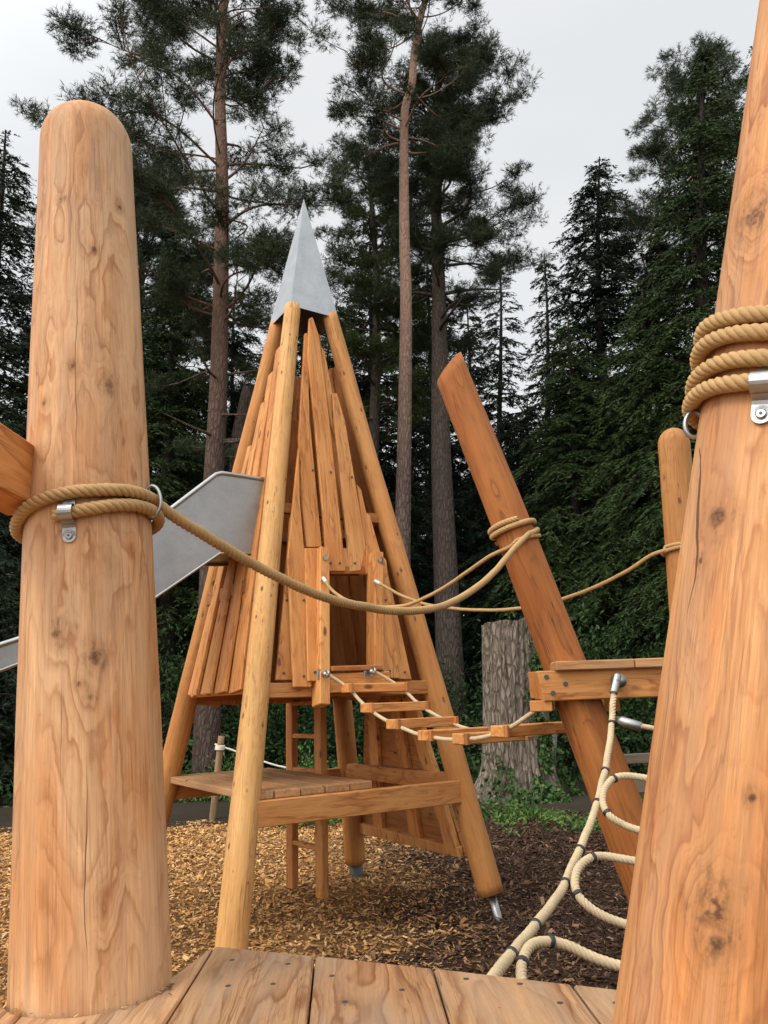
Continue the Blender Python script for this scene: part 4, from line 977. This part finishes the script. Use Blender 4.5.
def grow_conifer(name, label, pts, r0, zlo, R, nb, seed, mat, bark, droop=.5, lsize=.16, dens=1.0, shape=.85, gapz=None, group=None, lw=.24, root=None, az_only=None):
    rng = np.random.default_rng(seed); base = np.array([pts[0][0], pts[0][1], 0.0])
    own = root is None
    if own: root = tag(empty(name, base), label, 'tree', 'conifers at the edge of the wood')
    mb, P = trunk_mesh(pts, r0, .02, 12); H = P[-1][2]
    def tp(z): return np.array([np.interp(z, P[:, 2], P[:, 0]), np.interp(z, P[:, 2], P[:, 1]), z])
    A, B_ = [], []
    nb = int(nb * 1.7); zs = zlo + (H - .25 - zlo) * np.sort(rng.uniform(0, 1, nb) ** .82)
    for i, z in enumerate(zs):
        if gapz and rng.uniform() < gapz: continue
        t = (z - zlo) / (H - zlo); az = i * 2.399 + rng.normal(0, .4)
        L = (R * ((1 - t) ** shape) + .12 + .2 * min(1, (1 - t) * 8)) * rng.uniform(.6, 1.12)
        o = tp(z); h = np.array([math.cos(az), math.sin(az), 0]); side = np.array([-h[1], h[0], 0]); el = rng.normal(.18 + .35 * t, .12); kk = rng.normal(0, .12)
        us = np.linspace(0, 1, 9)
        q = o + np.outer(us, h) * L * math.cos(el) + np.outer(us * math.sin(el) - droop * us ** 2 * rng.uniform(.7, 1.3), [0, 0, 1]) * L + np.outer(kk * us ** 2, side) * L
        mb.tube(q[::2], np.linspace(max(.012, .03 * L / R), .005, 5), 4, False)
        nsub = max(8, int(L * 9 * dens))
        u = np.sort(rng.uniform(.12, 1.0, nsub)); u[-1] = 1
        c = np.stack([np.interp(u, us, q[:, k]) for k in range(3)], 1)
        s_ = np.where(rng.uniform(size=nsub) < .5, -1, 1)[:, None]
        dirs = norm(h * rng.uniform(.35, .9, (nsub, 1)) + side * s_ * rng.uniform(.25, 1, (nsub, 1)) + np.array([0, 0, -1]) * rng.uniform(.05, .5, (nsub, 1)) * (droop + .3))
        l = L * rng.uniform(.14, .32, nsub) * np.interp(u, [0, .6, 1], [1, 1, .5]) + .14
        A.append(c); B_.append(dirs * l[:, None])
    A = np.vstack(A); B_ = np.vstack(B_); ln = np.linalg.norm(B_, axis=1); nl = np.maximum(4, (ln / lsize * 4.5).astype(int))
    idx = np.repeat(np.arange(len(A)), nl); f = rng.uniform(0.0, 1.0, len(idx)); D = norm(B_)[idx]
    ps = A[idx] + B_[idx] * f[:, None] + np.outer(f ** 2 * ln[idx] * .35 * droop, [0, 0, -1])
    sd_ = norm(np.cross(D, np.array([0, 0, 1.0]))) * np.where(rng.uniform(size=len(idx)) < .5, -1, 1)[:, None]
    nd = norm(D * .75 + sd_ * rng.uniform(.2, .95, (len(idx), 1)) + np.array([0, 0, -1]) * rng.uniform(-.05, .55, (len(idx), 1)) + rng.normal(size=D.shape) * .14)
    ls = lsize * rng.uniform(.6, 1.2, len(idx)) * (1.1 - .5 * f)
    Vt = leaves(ps, nd, ls, ls * lw, rng)
    mb.build('trunk', bark, Matrix.Translation(Vector(base)), root, smooth=True)
    tri_obj('crown', Vt, mat, Matrix.Translation(Vector(base)), root)
    return root
def straight(px, py, d, H, leanx=0.0, wob=.15, seed=0):
    b0 = at(px, py, d); x, y = b0[0], d; r = np.random.default_rng(seed + 77)
    v0, v1 = at(px, 620, d), at(px, 60, d); leanx = leanx + .85 * (v1[0] - v0[0]) / (v1[2] - v0[2])
    return [np.array([x + leanx * z + wob * math.sin(z * .4 + seed) * (z / H), y + wob * .6 * math.cos(z * .33 + seed) * (z / H), z - (.2 if z == 0 else 0)]) for z in np.linspace(0, H, 9)]
def base_of(pts, d):
    P = trunk_path(pts, d); lo = P[0].copy(); lo = lo + (P[0] - P[1]) * ((lo[2] + .2) / (P[1][2] - P[0][2])); return [lo] + P
# big open pine left of the tower
PA = base_of([(207, 740), (213, 500), (218, 400), (221, 280), (222, 180), (220, 90), (222, 20)], 14.0); tA = PA[-1]; PA += [tA + np.array([.1, .1, 1.6]), tA + np.array([-.1, .2, 3.6])]
grow_pine('pine_tree', 'tall open pine with brown trunk and wide crown between rounded post and metal cap', PA, .245, .07, 6.2, 2.75, 74, 21, M_NEED_P, M_BARK_A, clump=46, lowlimb=9, az_bias=lambda a, t: (1.12 if math.cos(a) < 0 else .80) * (.75 if t < .25 else 1))
# slim reddish pine right of the cap
PB = base_of([(403, 520), (405, 400), (406, 300), (404.5, 240), (404, 165), (405, 110), (412, 85), (414, 55), (420, 20), (428, -10)], 15.5); tB = PB[-1]; PB += [tB + np.array([.3, .1, 1.5]), tB + np.array([.4, .1, 3.2])]
grow_pine('pine_tree', 'slim pine with a long bare reddish kinked trunk right of the metal cap', PB, .20, .055, 13.9, 2.2, 46, 22, M_NEED_P, M_BARK_R, clump=46, ksize=.13)
# darker pine behind it
PCc = base_of([(451, 690), (447, 600), (441, 450), (439, 300), (437, 230), (434, 170), (436, 110), (440, 60)], 18.0)
grow_pine('pine_tree', 'dark grey-trunked pine with a broad crown just left above the leaning log', PCc, .36, .07, 10.6, 2.35, 80, 23, M_NEED_P, M_BARK_G, clump=46, lowlimb=10, az_bias=lambda a, t: 1.12 if math.cos(a) > 0 else .72)
# fuller greener pine between the cap and the slim pine
PDd = straight(370, 600, 20, 18.0, 0.0, .2, 3)
grow_pine('pine_tree', 'full pine crown close behind the metal cap, lower than the slim reddish pine', PDd, .25, .05, 8.5, 1.85, 70, 24, M_NEED_G, M_BARK_G, clump=41, ksize=.135)
grow_pine('pine_tree', 'sparse brownish pine crown rising at the upper right above the dark conifers', straight(688, 600, 20, 21.0, 0.01, .3, 5), .25, .05, 12.5, 2.1, 56, 25, M_NEED_P, M_BARK_A, clump=44, ksize=.135, az_bias=lambda a, t: 1.15 if math.cos(a) < 0 else .8)
grow_pine('pine_tree', 'dark dense pine partly hidden behind the round top of the left post', straight(150, 600, 21, 18.3, 0.0, .3, 6), .28, .05, 7.5, 2.8, 80, 26, M_NEED_D, M_BARK_G, clump=46, ksize=.14)
# conifers
CON = [('conical dark conifer with a pointed top in the gap right of the leaning log', 598, 20, 156, .3, .4, 3.3, 190, 31, M_NEED_D, .45),
       ('tall drooping green conifer filling the space behind the small round-topped post', 700, 15.5, 45, .3, .4, 2.7, 230, 32, M_NEED_S, .75),
       ('dark spruce at the left picture edge beside the round-topped post', 2, 15, 128, .25, .3, 2.3, 190, 33, M_NEED_D, .5),
       ('feathery green conifer between the left post and the brown pine trunk', 172, 17, 232, .25, .2, 2.5, 190, 34, M_NEED_S, .6),
       ('bushy dark conifer behind the tower, left of the grey trunk', 300, 22, 262, .25, .2, 3.2, 190, 35, M_NEED_D, .5),
       ('dark green conifer seen between the slim red trunk and the tower leg', 372, 24, 215, .25, .2, 3.0, 180, 36, M_NEED_D, .5),
       ('drooping green conifer directly behind the leaning log and stump', 566, 18, 320, .2, .2, 2.6, 180, 37, M_NEED_S, .7),
       ('shaggy green conifer right behind the raised platform', 642, 16.5, 290, .25, .2, 2.4, 200, 38, M_NEED_S, .75),
       ('thin black-trunked conifer with sky showing through, left of the leaning log top', 497, 27, 250, .22, 2.0, 1.9, 110, 39, M_NEED_D, .6),
       ('thin dark conifer with sky showing through, just right of the leaning log', 543, 26, 255, .24, 2.0, 1.9, 110, 40, M_NEED_D, .6),
       ('dark conifer deep in the gap between the grey trunk and the leaning log', 468, 30, 290, .22, .5, 2.6, 130, 41, M_NEED_D, .55),
       ('bushy dark conifer low behind the slide', 100, 20, 240, .25, .2, 3.0, 180, 42, M_NEED_D, .5),
       ('green conifer far right, behind the huge right post', 765, 18, 30, .25, .3, 3.0, 170, 43, M_NEED_S, .7),
       ('dark conifer under the pine, left of the tower legs', 236, 23, 285, .2, .2, 2.8, 170, 44, M_NEED_D, .5),
       ('tall dark conifer at upper right between the pointed conifer and the huge post', 655, 21, 235, .25, .3, 2.6, 180, 45, M_NEED_D, .55),
       ('dark conifer behind the left post, its top hidden by the post', 60, 19, 165, .25, .3, 2.6, 160, 46, M_NEED_D, .5),
       ('dark conifer behind the grey-trunked pine, above the rope bridge', 428, 27, 235, .25, .3, 2.7, 150, 47, M_NEED_D, .5),
       ('dark conifer behind the stump and leaning log, lower than its neighbours', 520, 22, 400, .22, .2, 2.6, 150, 48, M_NEED_D, .55)]
for lab, px, d, ytop, r0, zlo, R, nb, seed, mat, dr in CON:
    grow_conifer('conifer_tree', lab, straight(px, 640, d, at(px, ytop, d)[2], 0.0, .12, seed), r0, zlo, R, nb, seed, mat, M_BARK_D, dr, lsize=.115 + .004 * (d - 15), dens=1.7, lw=.34, shape=.68)
# leaning thin trunk behind the tower's left legs
rt = tag(empty('bare_tree', at(236, 640, 17) * np.array([1, 1, 0])), 'thin dark trunk leaning right behind the tower left leg', 'tree')
pp_ = [at(228, 700, 17) * np.array([1, 1, 0]), at(236, 470, 17), at(243, 415, 17), at(249, 388, 17)]
trunk_mesh(pp_, .21, .15)[0].build('trunk', M_BARK_G, None, rt, smooth=True)
# far wood: one mass
rng = np.random.default_rng(77); Vs = []; tb_ = MB()
for i in range(46):
    x = -22 + 44 * (i + rng.uniform(0, 1)) / 46; y = rng.uniform(29, 40); Hh = rng.uniform(11, 17)
    if -1.5 < x - 4.5 < 4.0: Hh *= .9
    tb_.tube([(x, y, -.2), (x, y, Hh * .6), (x, y, Hh * .86)], [.22, .12, .02], 6, False)
    n = 9000; z = Hh * rng.uniform(.02, 1, n) ** .9; rr_ = (2.6 * (1 - z / Hh) ** .7 + .3) * np.sqrt(rng.uniform(0, 1, n)); a = rng.uniform(0, 2 * np.pi, n)
    # clumps
    c = np.stack([x + rr_ * np.cos(a), y + rr_ * np.sin(a), z], 1); keep = vnoise(c * 1.1, i) > -.25; c = c[keep]
    D = norm(np.stack([np.cos(a), np.sin(a), np.full(n, -.5)], 1)[keep] + rng.normal(size=c.shape) * .5)
    Vs.append(leaves(c, D, rng.uniform(.2, .42, len(c)), .11, rng))
n = 90000; x = rng.uniform(-32, 36, n); y = rng.uniform(24, 31, n); z = rng.uniform(0, 1, n) ** 1.3 * (3.6 + 1.5 * vnoise(np.stack([x * .4, y * .3, x * 0], 1), 9))
c = np.stack([x, y, z], 1); Vs.append(leaves(c, norm(rng.normal(size=c.shape) + [0, -.3, .1]), rng.uniform(.2, .42, n), .16, rng))
fo = tri_obj('far_wood', np.vstack(Vs), M_NEED_D, Matrix.Identity(4)); tag(fo, 'dark far conifer wood closing the view between the nearer trees', 'woodland', kind='stuff')
tag(tb_.build('far_trunks', M_BARK_D, Matrix.Identity(4)), 'bare trunks of the far dark wood', 'woodland', kind='stuff')

# shrubs: dark broad-leaved bushes at the wood's edge
def shrub(label, px, py, d, w, h, seed, mat=None, n=5200, ls=.11):
    rng = np.random.default_rng(seed); g0 = at(px, py, d) * np.array([1, 1, 0]); root = tag(empty('shrub', g0), label, 'bush', 'bushes at the edge of the wood')
    mb = MB(); k = 26; cs = []
    for i in range(k):
        a = rng.uniform(0, 2 * np.pi); rr = w * math.sqrt(rng.uniform(0, 1)); zz = h * rng.uniform(.25, 1) * (1 - .45 * (rr / w) ** 2); e = g0 + np.array([rr * math.cos(a), rr * .8 * math.sin(a), zz])
        mb.tube([g0 + np.array([rng.normal(0, .1), rng.normal(0, .1), -.05]), g0 + (e - g0) * np.array([.5, .5, .6]), e], [.025, .016, .006], 5, False); cs.append(e)
    cs = np.array(cs); C_ = cs[rng.integers(0, k, n)] + rng.normal(size=(n, 3)) * np.array([.24, .24, .2]) * (w + h) / 2.2; C_[:, 2] = np.abs(C_[:, 2])
    D = norm(C_ - g0 - np.array([0, 0, h * .3]) + rng.normal(size=C_.shape) * .7 * w)
    Q = quads(C_, D, ls * rng.uniform(.6, 1.3, n), ls * .45, rng)
    mb.build('stems', M_BARK_D, Matrix.Translation(Vector(g0)), root, smooth=True)
    tri_obj('foliage', Q, mat or M_LAUREL, Matrix.Translation(Vector(g0)), root, True)
SH = [('dark broad-leaved bush behind the left tower leg, below the slide', 165, 700, 15.0, 1.5, 3.0, 51), ('dark bush at the left picture edge low behind the post', 10, 720, 15.5, 1.6, 2.6, 52),
      ('tall dark leafy bush between the stump and the leaning log', 560, 690, 15, 1.4, 2.8, 53), ('dark leafy bush under the raised right platform', 640, 690, 14.6, 1.5, 2.4, 54),
      ('dark bush seen through the tower under its floor', 275, 700, 16, 1.3, 2.0, 55), ('bush beside the pale ladder rail, behind the tower', 335, 710, 16, 1.2, 1.8, 56), ('dark bush left of the grey trunk, seen past the climbing panel', 420, 700, 17, 1.3, 2.2, 57)]
for lab, px, py, d, w, h, sd_ in SH: shrub(lab, px, py, d, w, h, sd_)
shrub('bright light green seedling bush seen between the ladder rails', 308, 765, 12.6, .28, .85, 58, M_GREEN, 700, .07)
shrub('small light green bush left of the tower front leg behind the rope stake', 232, 770, 13.2, .35, .6, 59, M_GREEN, 700, .07)

# stump with ivy
rng = np.random.default_rng(5); sb = atz(512, 800, 0.0); dS = sb[1] + .35; sx = at(514, 700, dS)[0]
topz = at(505, 620, dS - .3)[2]; na, nz_ = 220, 110; a = np.linspace(0, 2 * np.pi, na, endpoint=False); V = []
for z in np.linspace(-.15, topz, nz_):
    r = .49 + .24 * math.exp(-max(z, 0) / .28) + .05 * math.exp(-max(z, 0) / 1.0)
    q = np.stack([np.cos(a) * 8.5, np.sin(a) * 8.5, np.full(na, z * 1.0)], 1); q2 = q * np.array([2.2, 2.2, 2.4]); q3 = np.stack([np.cos(a) * 1.6, np.sin(a) * 1.6, np.full(na, .3 * z)], 1)
    rg = np.abs(vnoise(q, 1)); rr = r * (1 + .07 * vnoise(q3, 3) * (1 + 3 * math.exp(-max(z, 0) / .3))) - .055 * (1 - np.minimum(1, rg * 2.6)) + .012 * vnoise(q2, 2)
    V.append(np.stack([sx + rr * np.cos(a) + .02 * z, dS + rr * np.sin(a), np.full(na, z) + (.05 * vnoise(np.stack([np.cos(a) * 2, np.sin(a) * 2, a * 0], 1), 5) if z > topz - .02 else 0)], 1))
V = np.vstack(V); F = [(i * na + j, i * na + (j + 1) % na, (i + 1) * na + (j + 1) % na, (i + 1) * na + j) for i in range(nz_ - 1) for j in range(na)] + [tuple((nz_ - 1) * na + j for j in range(na))]
stump = obj('tree_stump', V, F, M_BARK_S, Matrix.Translation((sx, dS, 0)), None, smooth=True); tag(stump, 'thick cut tree stump with deeply furrowed grey bark beside the rope bridge', 'tree stump')
n = 3800; zz = topz * rng.uniform(0, 1, n) ** 1.5; ang = np.where(zz > .7, rng.normal(-.98, .17, n), rng.normal(-1.15, .6, n)) - .10 * np.sin(zz * 5)
keep = (vnoise(np.stack([ang * 3, zz * 3.2, zz * 0], 1), 4) > np.interp(zz, [0, .5, 2.4], [-.6, -.05, .36])); zz, ang = zz[keep], ang[keep]; n = len(zz)
r = .505 + .24 * np.exp(-zz / .28) + .05 * np.exp(-zz) + rng.uniform(0, .07, n) + .1 * np.exp(-zz / .25) * rng.uniform(0, 1, n)
P = np.stack([sx + r * np.cos(ang) + .02 * zz, dS + r * np.sin(ang), zz], 1); D = norm(np.stack([np.cos(ang) * .5, np.sin(ang) * .5, -.7 + 0 * ang], 1) + rng.normal(size=(n, 3)) * .5)
iv = tri_obj('ivy', quads(P, D, rng.uniform(.05, .095, n), .06, rng), M_IVY, Matrix.Translation((sx, dS, 0)), None, True); tag(iv, 'ivy creeping up the right side of the thick stump', 'ivy')
# slim dead stem beside the stump
ds = at(553, 790, dS - .1) * np.array([1, 1, 0]); p_ = [ds + [0, 0, -.1], at(549, 770, dS - .1), at(551, 748, dS - .1), at(553, 722, dS - .1)]
tag(trunk_mesh(p_, .085, .07, 14, .5)[0].build('dead_stem', bark_mat('pale_bark', (.13, .11, .09), (.38, .34, .29)), Matrix.Translation(Vector(ds)), None, smooth=True), 'short pale dead stem standing right of the thick stump', 'dead tree')
# undergrowth between mulch and wood
def scatter(poly_px, n, hmax, mat, name, label, seed, ls=.07):
    rng = np.random.default_rng(seed); P = []
    for (x0, x1, y0, y1, w) in poly_px:
        m = int(n * w); x = rng.uniform(x0, x1, m); y = rng.uniform(y0, y1, m); k = vnoise(np.stack([x * 1.3, y * 1.3, x * 0], 1), seed); keep = k > rng.uniform(-.7, .3, m)
        x, y, k = x[keep], y[keep], k[keep]; P.append(np.stack([x, y, rng.uniform(0, 1, len(x)) * hmax * np.clip(.35 + k, .1, 1.2)], 1))
    P = np.vstack(P); P[:, 2] += gheight(P[:, 0], P[:, 1]); D = norm(rng.normal(size=P.shape) * np.array([1, 1, .5]) + np.array([0, 0, .45]))
    o = tri_obj(name, quads(P, D, ls * rng.uniform(.6, 1.5, len(P)), ls * .42, rng), mat, Matrix.Identity(4), None, True); tag(o, label, 'undergrowth', kind='stuff')
scatter([(-24, -1.2, 13.0, 17.5, .34), (-1.2, 4.5, 13.4, 19, .3), (-22, 24, 17, 26, .36)], 90000, .45, M_LAUREL, 'undergrowth', 'low dark undergrowth along the far side of the path', 61, .12)
scatter([(1.25, 2.9, 9.0, 10.4, .3), (2.4, 5.5, 9.3, 10.3, .3), (-1.5, 1.3, 9.9, 10.6, .15), (-4.5, -1.0, 12.8, 14.5, .25)], 16000, .22, M_GREEN, 'weeds', 'green weeds and ground ivy round the stump foot and along the path', 62, .07)

# rope fence stakes and the rail fence
k0 = atz(211, 818, 0.02); k1 = at(221.5, 736, k0[1])
stk = tag(log('fence_stake', k0 - [0, 0, .2], k1, .05, .045, M_STAKE, None, 'flat', 16, .01, 31, rings=14), 'thin leaning wooden stake with a rope tied round its top, behind the tower', 'stake', 'rope fence stakes')
k2 = atz(318, 815, 0.02); k2[1] += .0; k3 = at(317, 757, k2[1])
tag(log('fence_stake', k2 - [0, 0, .2], k3, .03, .028, M_STAKE, None, 'flat', 16, .01, 32, rings=14), 'short stake hidden behind the tower ladder', 'stake', 'rope fence stakes')
r0_ = at(221, 747, k0[1]); MK = frame(k0, k1 - k0); zk = float((np.array(MK.inverted()) @ np.r_[r0_, 1])[2])
hw = [cyl(MK, RAD(t), zk - .03 + .06 * t / 1080, .055) for t in range(-90, 1000, 24)]
rp = hw + [at(232, 750, k0[1]), at(245, 755, k0[1]), at(265, 762, (k0[1] + k2[1]) / 2), at(288, 768, k2[1]), at(317, 771, k2[1] - .05)]
tag(rope('fence_rope', rp, .026, M_ROPEW, n=5, step=.015), 'white rope running from the leaning stake behind the tower legs', 'rope')
fence = tag(empty('rail_fence', at(640, 790, 8.4) * np.array([1, 1, 0])), 'low grey-brown wooden rail fence at the right under the raised platform', 'fence')
for zf, hh in ((.80, .10), (.53, .13), (.26, .13)):
    a_, b_ = np.array([2.25, 8.25, zf]), np.array([7.5, 8.9, zf + .02])
    MB().bar(a_, b_, .045, hh).build('rail', M_FENCE, frame(a_, b_ - a_, (0, 0, 1)), fence, bevel=.006)
for x, y in ((2.3, 8.32), (4.2, 8.56), (6.2, 8.80)):
    MB().bar((x, y, -.3), (x, y, .95), .10, .10, (0, 1, 0)).build('post', M_FENCE, frame((x, y, 0), (0, 0, 1)), fence, bevel=.008)

# ------------------------------------------------------------------ light
SUN_AZ, SUN_EL = RAD(-128), RAD(48)          # compass bearing of the sun from +Y, clockwise; behind the camera to the left
sdv = np.array([math.sin(SUN_AZ) * math.cos(SUN_EL), math.cos(SUN_AZ) * math.cos(SUN_EL), math.sin(SUN_EL)])
sun = bpy.data.lights.new('sun', 'SUN'); so = bpy.data.objects.new('sun', sun); COL.objects.link(so)
sun.energy = 1.5; sun.angle = RAD(22); sun.color = (1.0, 0.95, 0.87)
so.rotation_euler = Vector(sdv).to_track_quat('Z', 'Y').to_euler(); so.location = (0, 0, 30)
wd_ = bpy.data.worlds.new('World'); SC.world = wd_; wd_.use_nodes = True; nt = wd_.node_tree; nt.nodes.clear()
wo = nt.nodes.new('ShaderNodeOutputWorld'); bg = nt.nodes.new('ShaderNodeBackground'); sky = nt.nodes.new('ShaderNodeTexSky')
sky.sky_type = 'NISHITA'; sky.sun_disc = False; sky.sun_elevation = SUN_EL; sky.sun_rotation = SUN_AZ; sky.dust_density = 3.0
tcw = nt.nodes.new('ShaderNodeTexCoord')
mp_ = nt.nodes.new('ShaderNodeMapping'); mp_.inputs['Scale'].default_value = (2.0, 2.0, 4.0); nt.links.new(tcw.outputs['Generated'], mp_.inputs[0])
nz = nt.nodes.new('ShaderNodeTexNoise'); nz.inputs['Scale'].default_value = 1.2; nz.inputs['Detail'].default_value = 4; nt.links.new(mp_.outputs[0], nz.inputs['Vector'])
cl = nt.nodes.new('ShaderNodeValToRGB'); nt.links.new(nz.outputs['Fac'], cl.inputs[0])
cl.color_ramp.elements[0].position = .3; cl.color_ramp.elements[0].color = (.90, .925, .945, 1); cl.color_ramp.elements[1].position = .7; cl.color_ramp.elements[1].color = (1.0, 1.012, 1.02, 1)
# an overcast sky is brighter overhead and towards the hidden sun
dt = nt.nodes.new('ShaderNodeVectorMath'); dt.operation = 'DOT_PRODUCT'; nt.links.new(tcw.outputs['Generated'], dt.inputs[0]); dt.inputs[1].default_value = tuple(unit(np.array([-.35, -.55, .8])))
mr = nt.nodes.new('ShaderNodeMapRange'); mr.interpolation_type = 'SMOOTHSTEP'; nt.links.new(dt.outputs['Value'], mr.inputs[0])
mr.inputs[1].default_value = 0.15; mr.inputs[2].default_value = 0.95; mr.inputs[3].default_value = 7.4; mr.inputs[4].default_value = 21.0
ml = nt.nodes.new('ShaderNodeVectorMath'); ml.operation = 'SCALE'; nt.links.new(cl.outputs[0], ml.inputs[0]); nt.links.new(mr.outputs[0], ml.inputs['Scale'])
mx = nt.nodes.new('ShaderNodeMix'); mx.data_type = 'RGBA'; mx.inputs[0].default_value = 0.93
nt.links.new(sky.outputs[0], mx.inputs[6]); nt.links.new(ml.outputs[0], mx.inputs[7]); nt.links.new(mx.outputs[2], bg.inputs[0])
bg.inputs[1].default_value = 0.10; nt.links.new(bg.outputs[0], wo.inputs[0])
vs = SC.view_settings; vs.view_transform = 'Standard'; vs.look = 'None'; vs.exposure = 0.30; vs.gamma = 1.0; vs.use_curve_mapping = False
SC.render.engine = 'CYCLES'
cy = SC.cycles; cy.max_bounces = 5; cy.diffuse_bounces = 3; cy.glossy_bounces = 3; cy.use_denoising = True; cy.denoiser = 'OPENIMAGEDENOISE'; cy.denoising_prefilter = 'ACCURATE'; cy.sample_clamp_indirect = 3.0; cy.use_adaptive_sampling = False
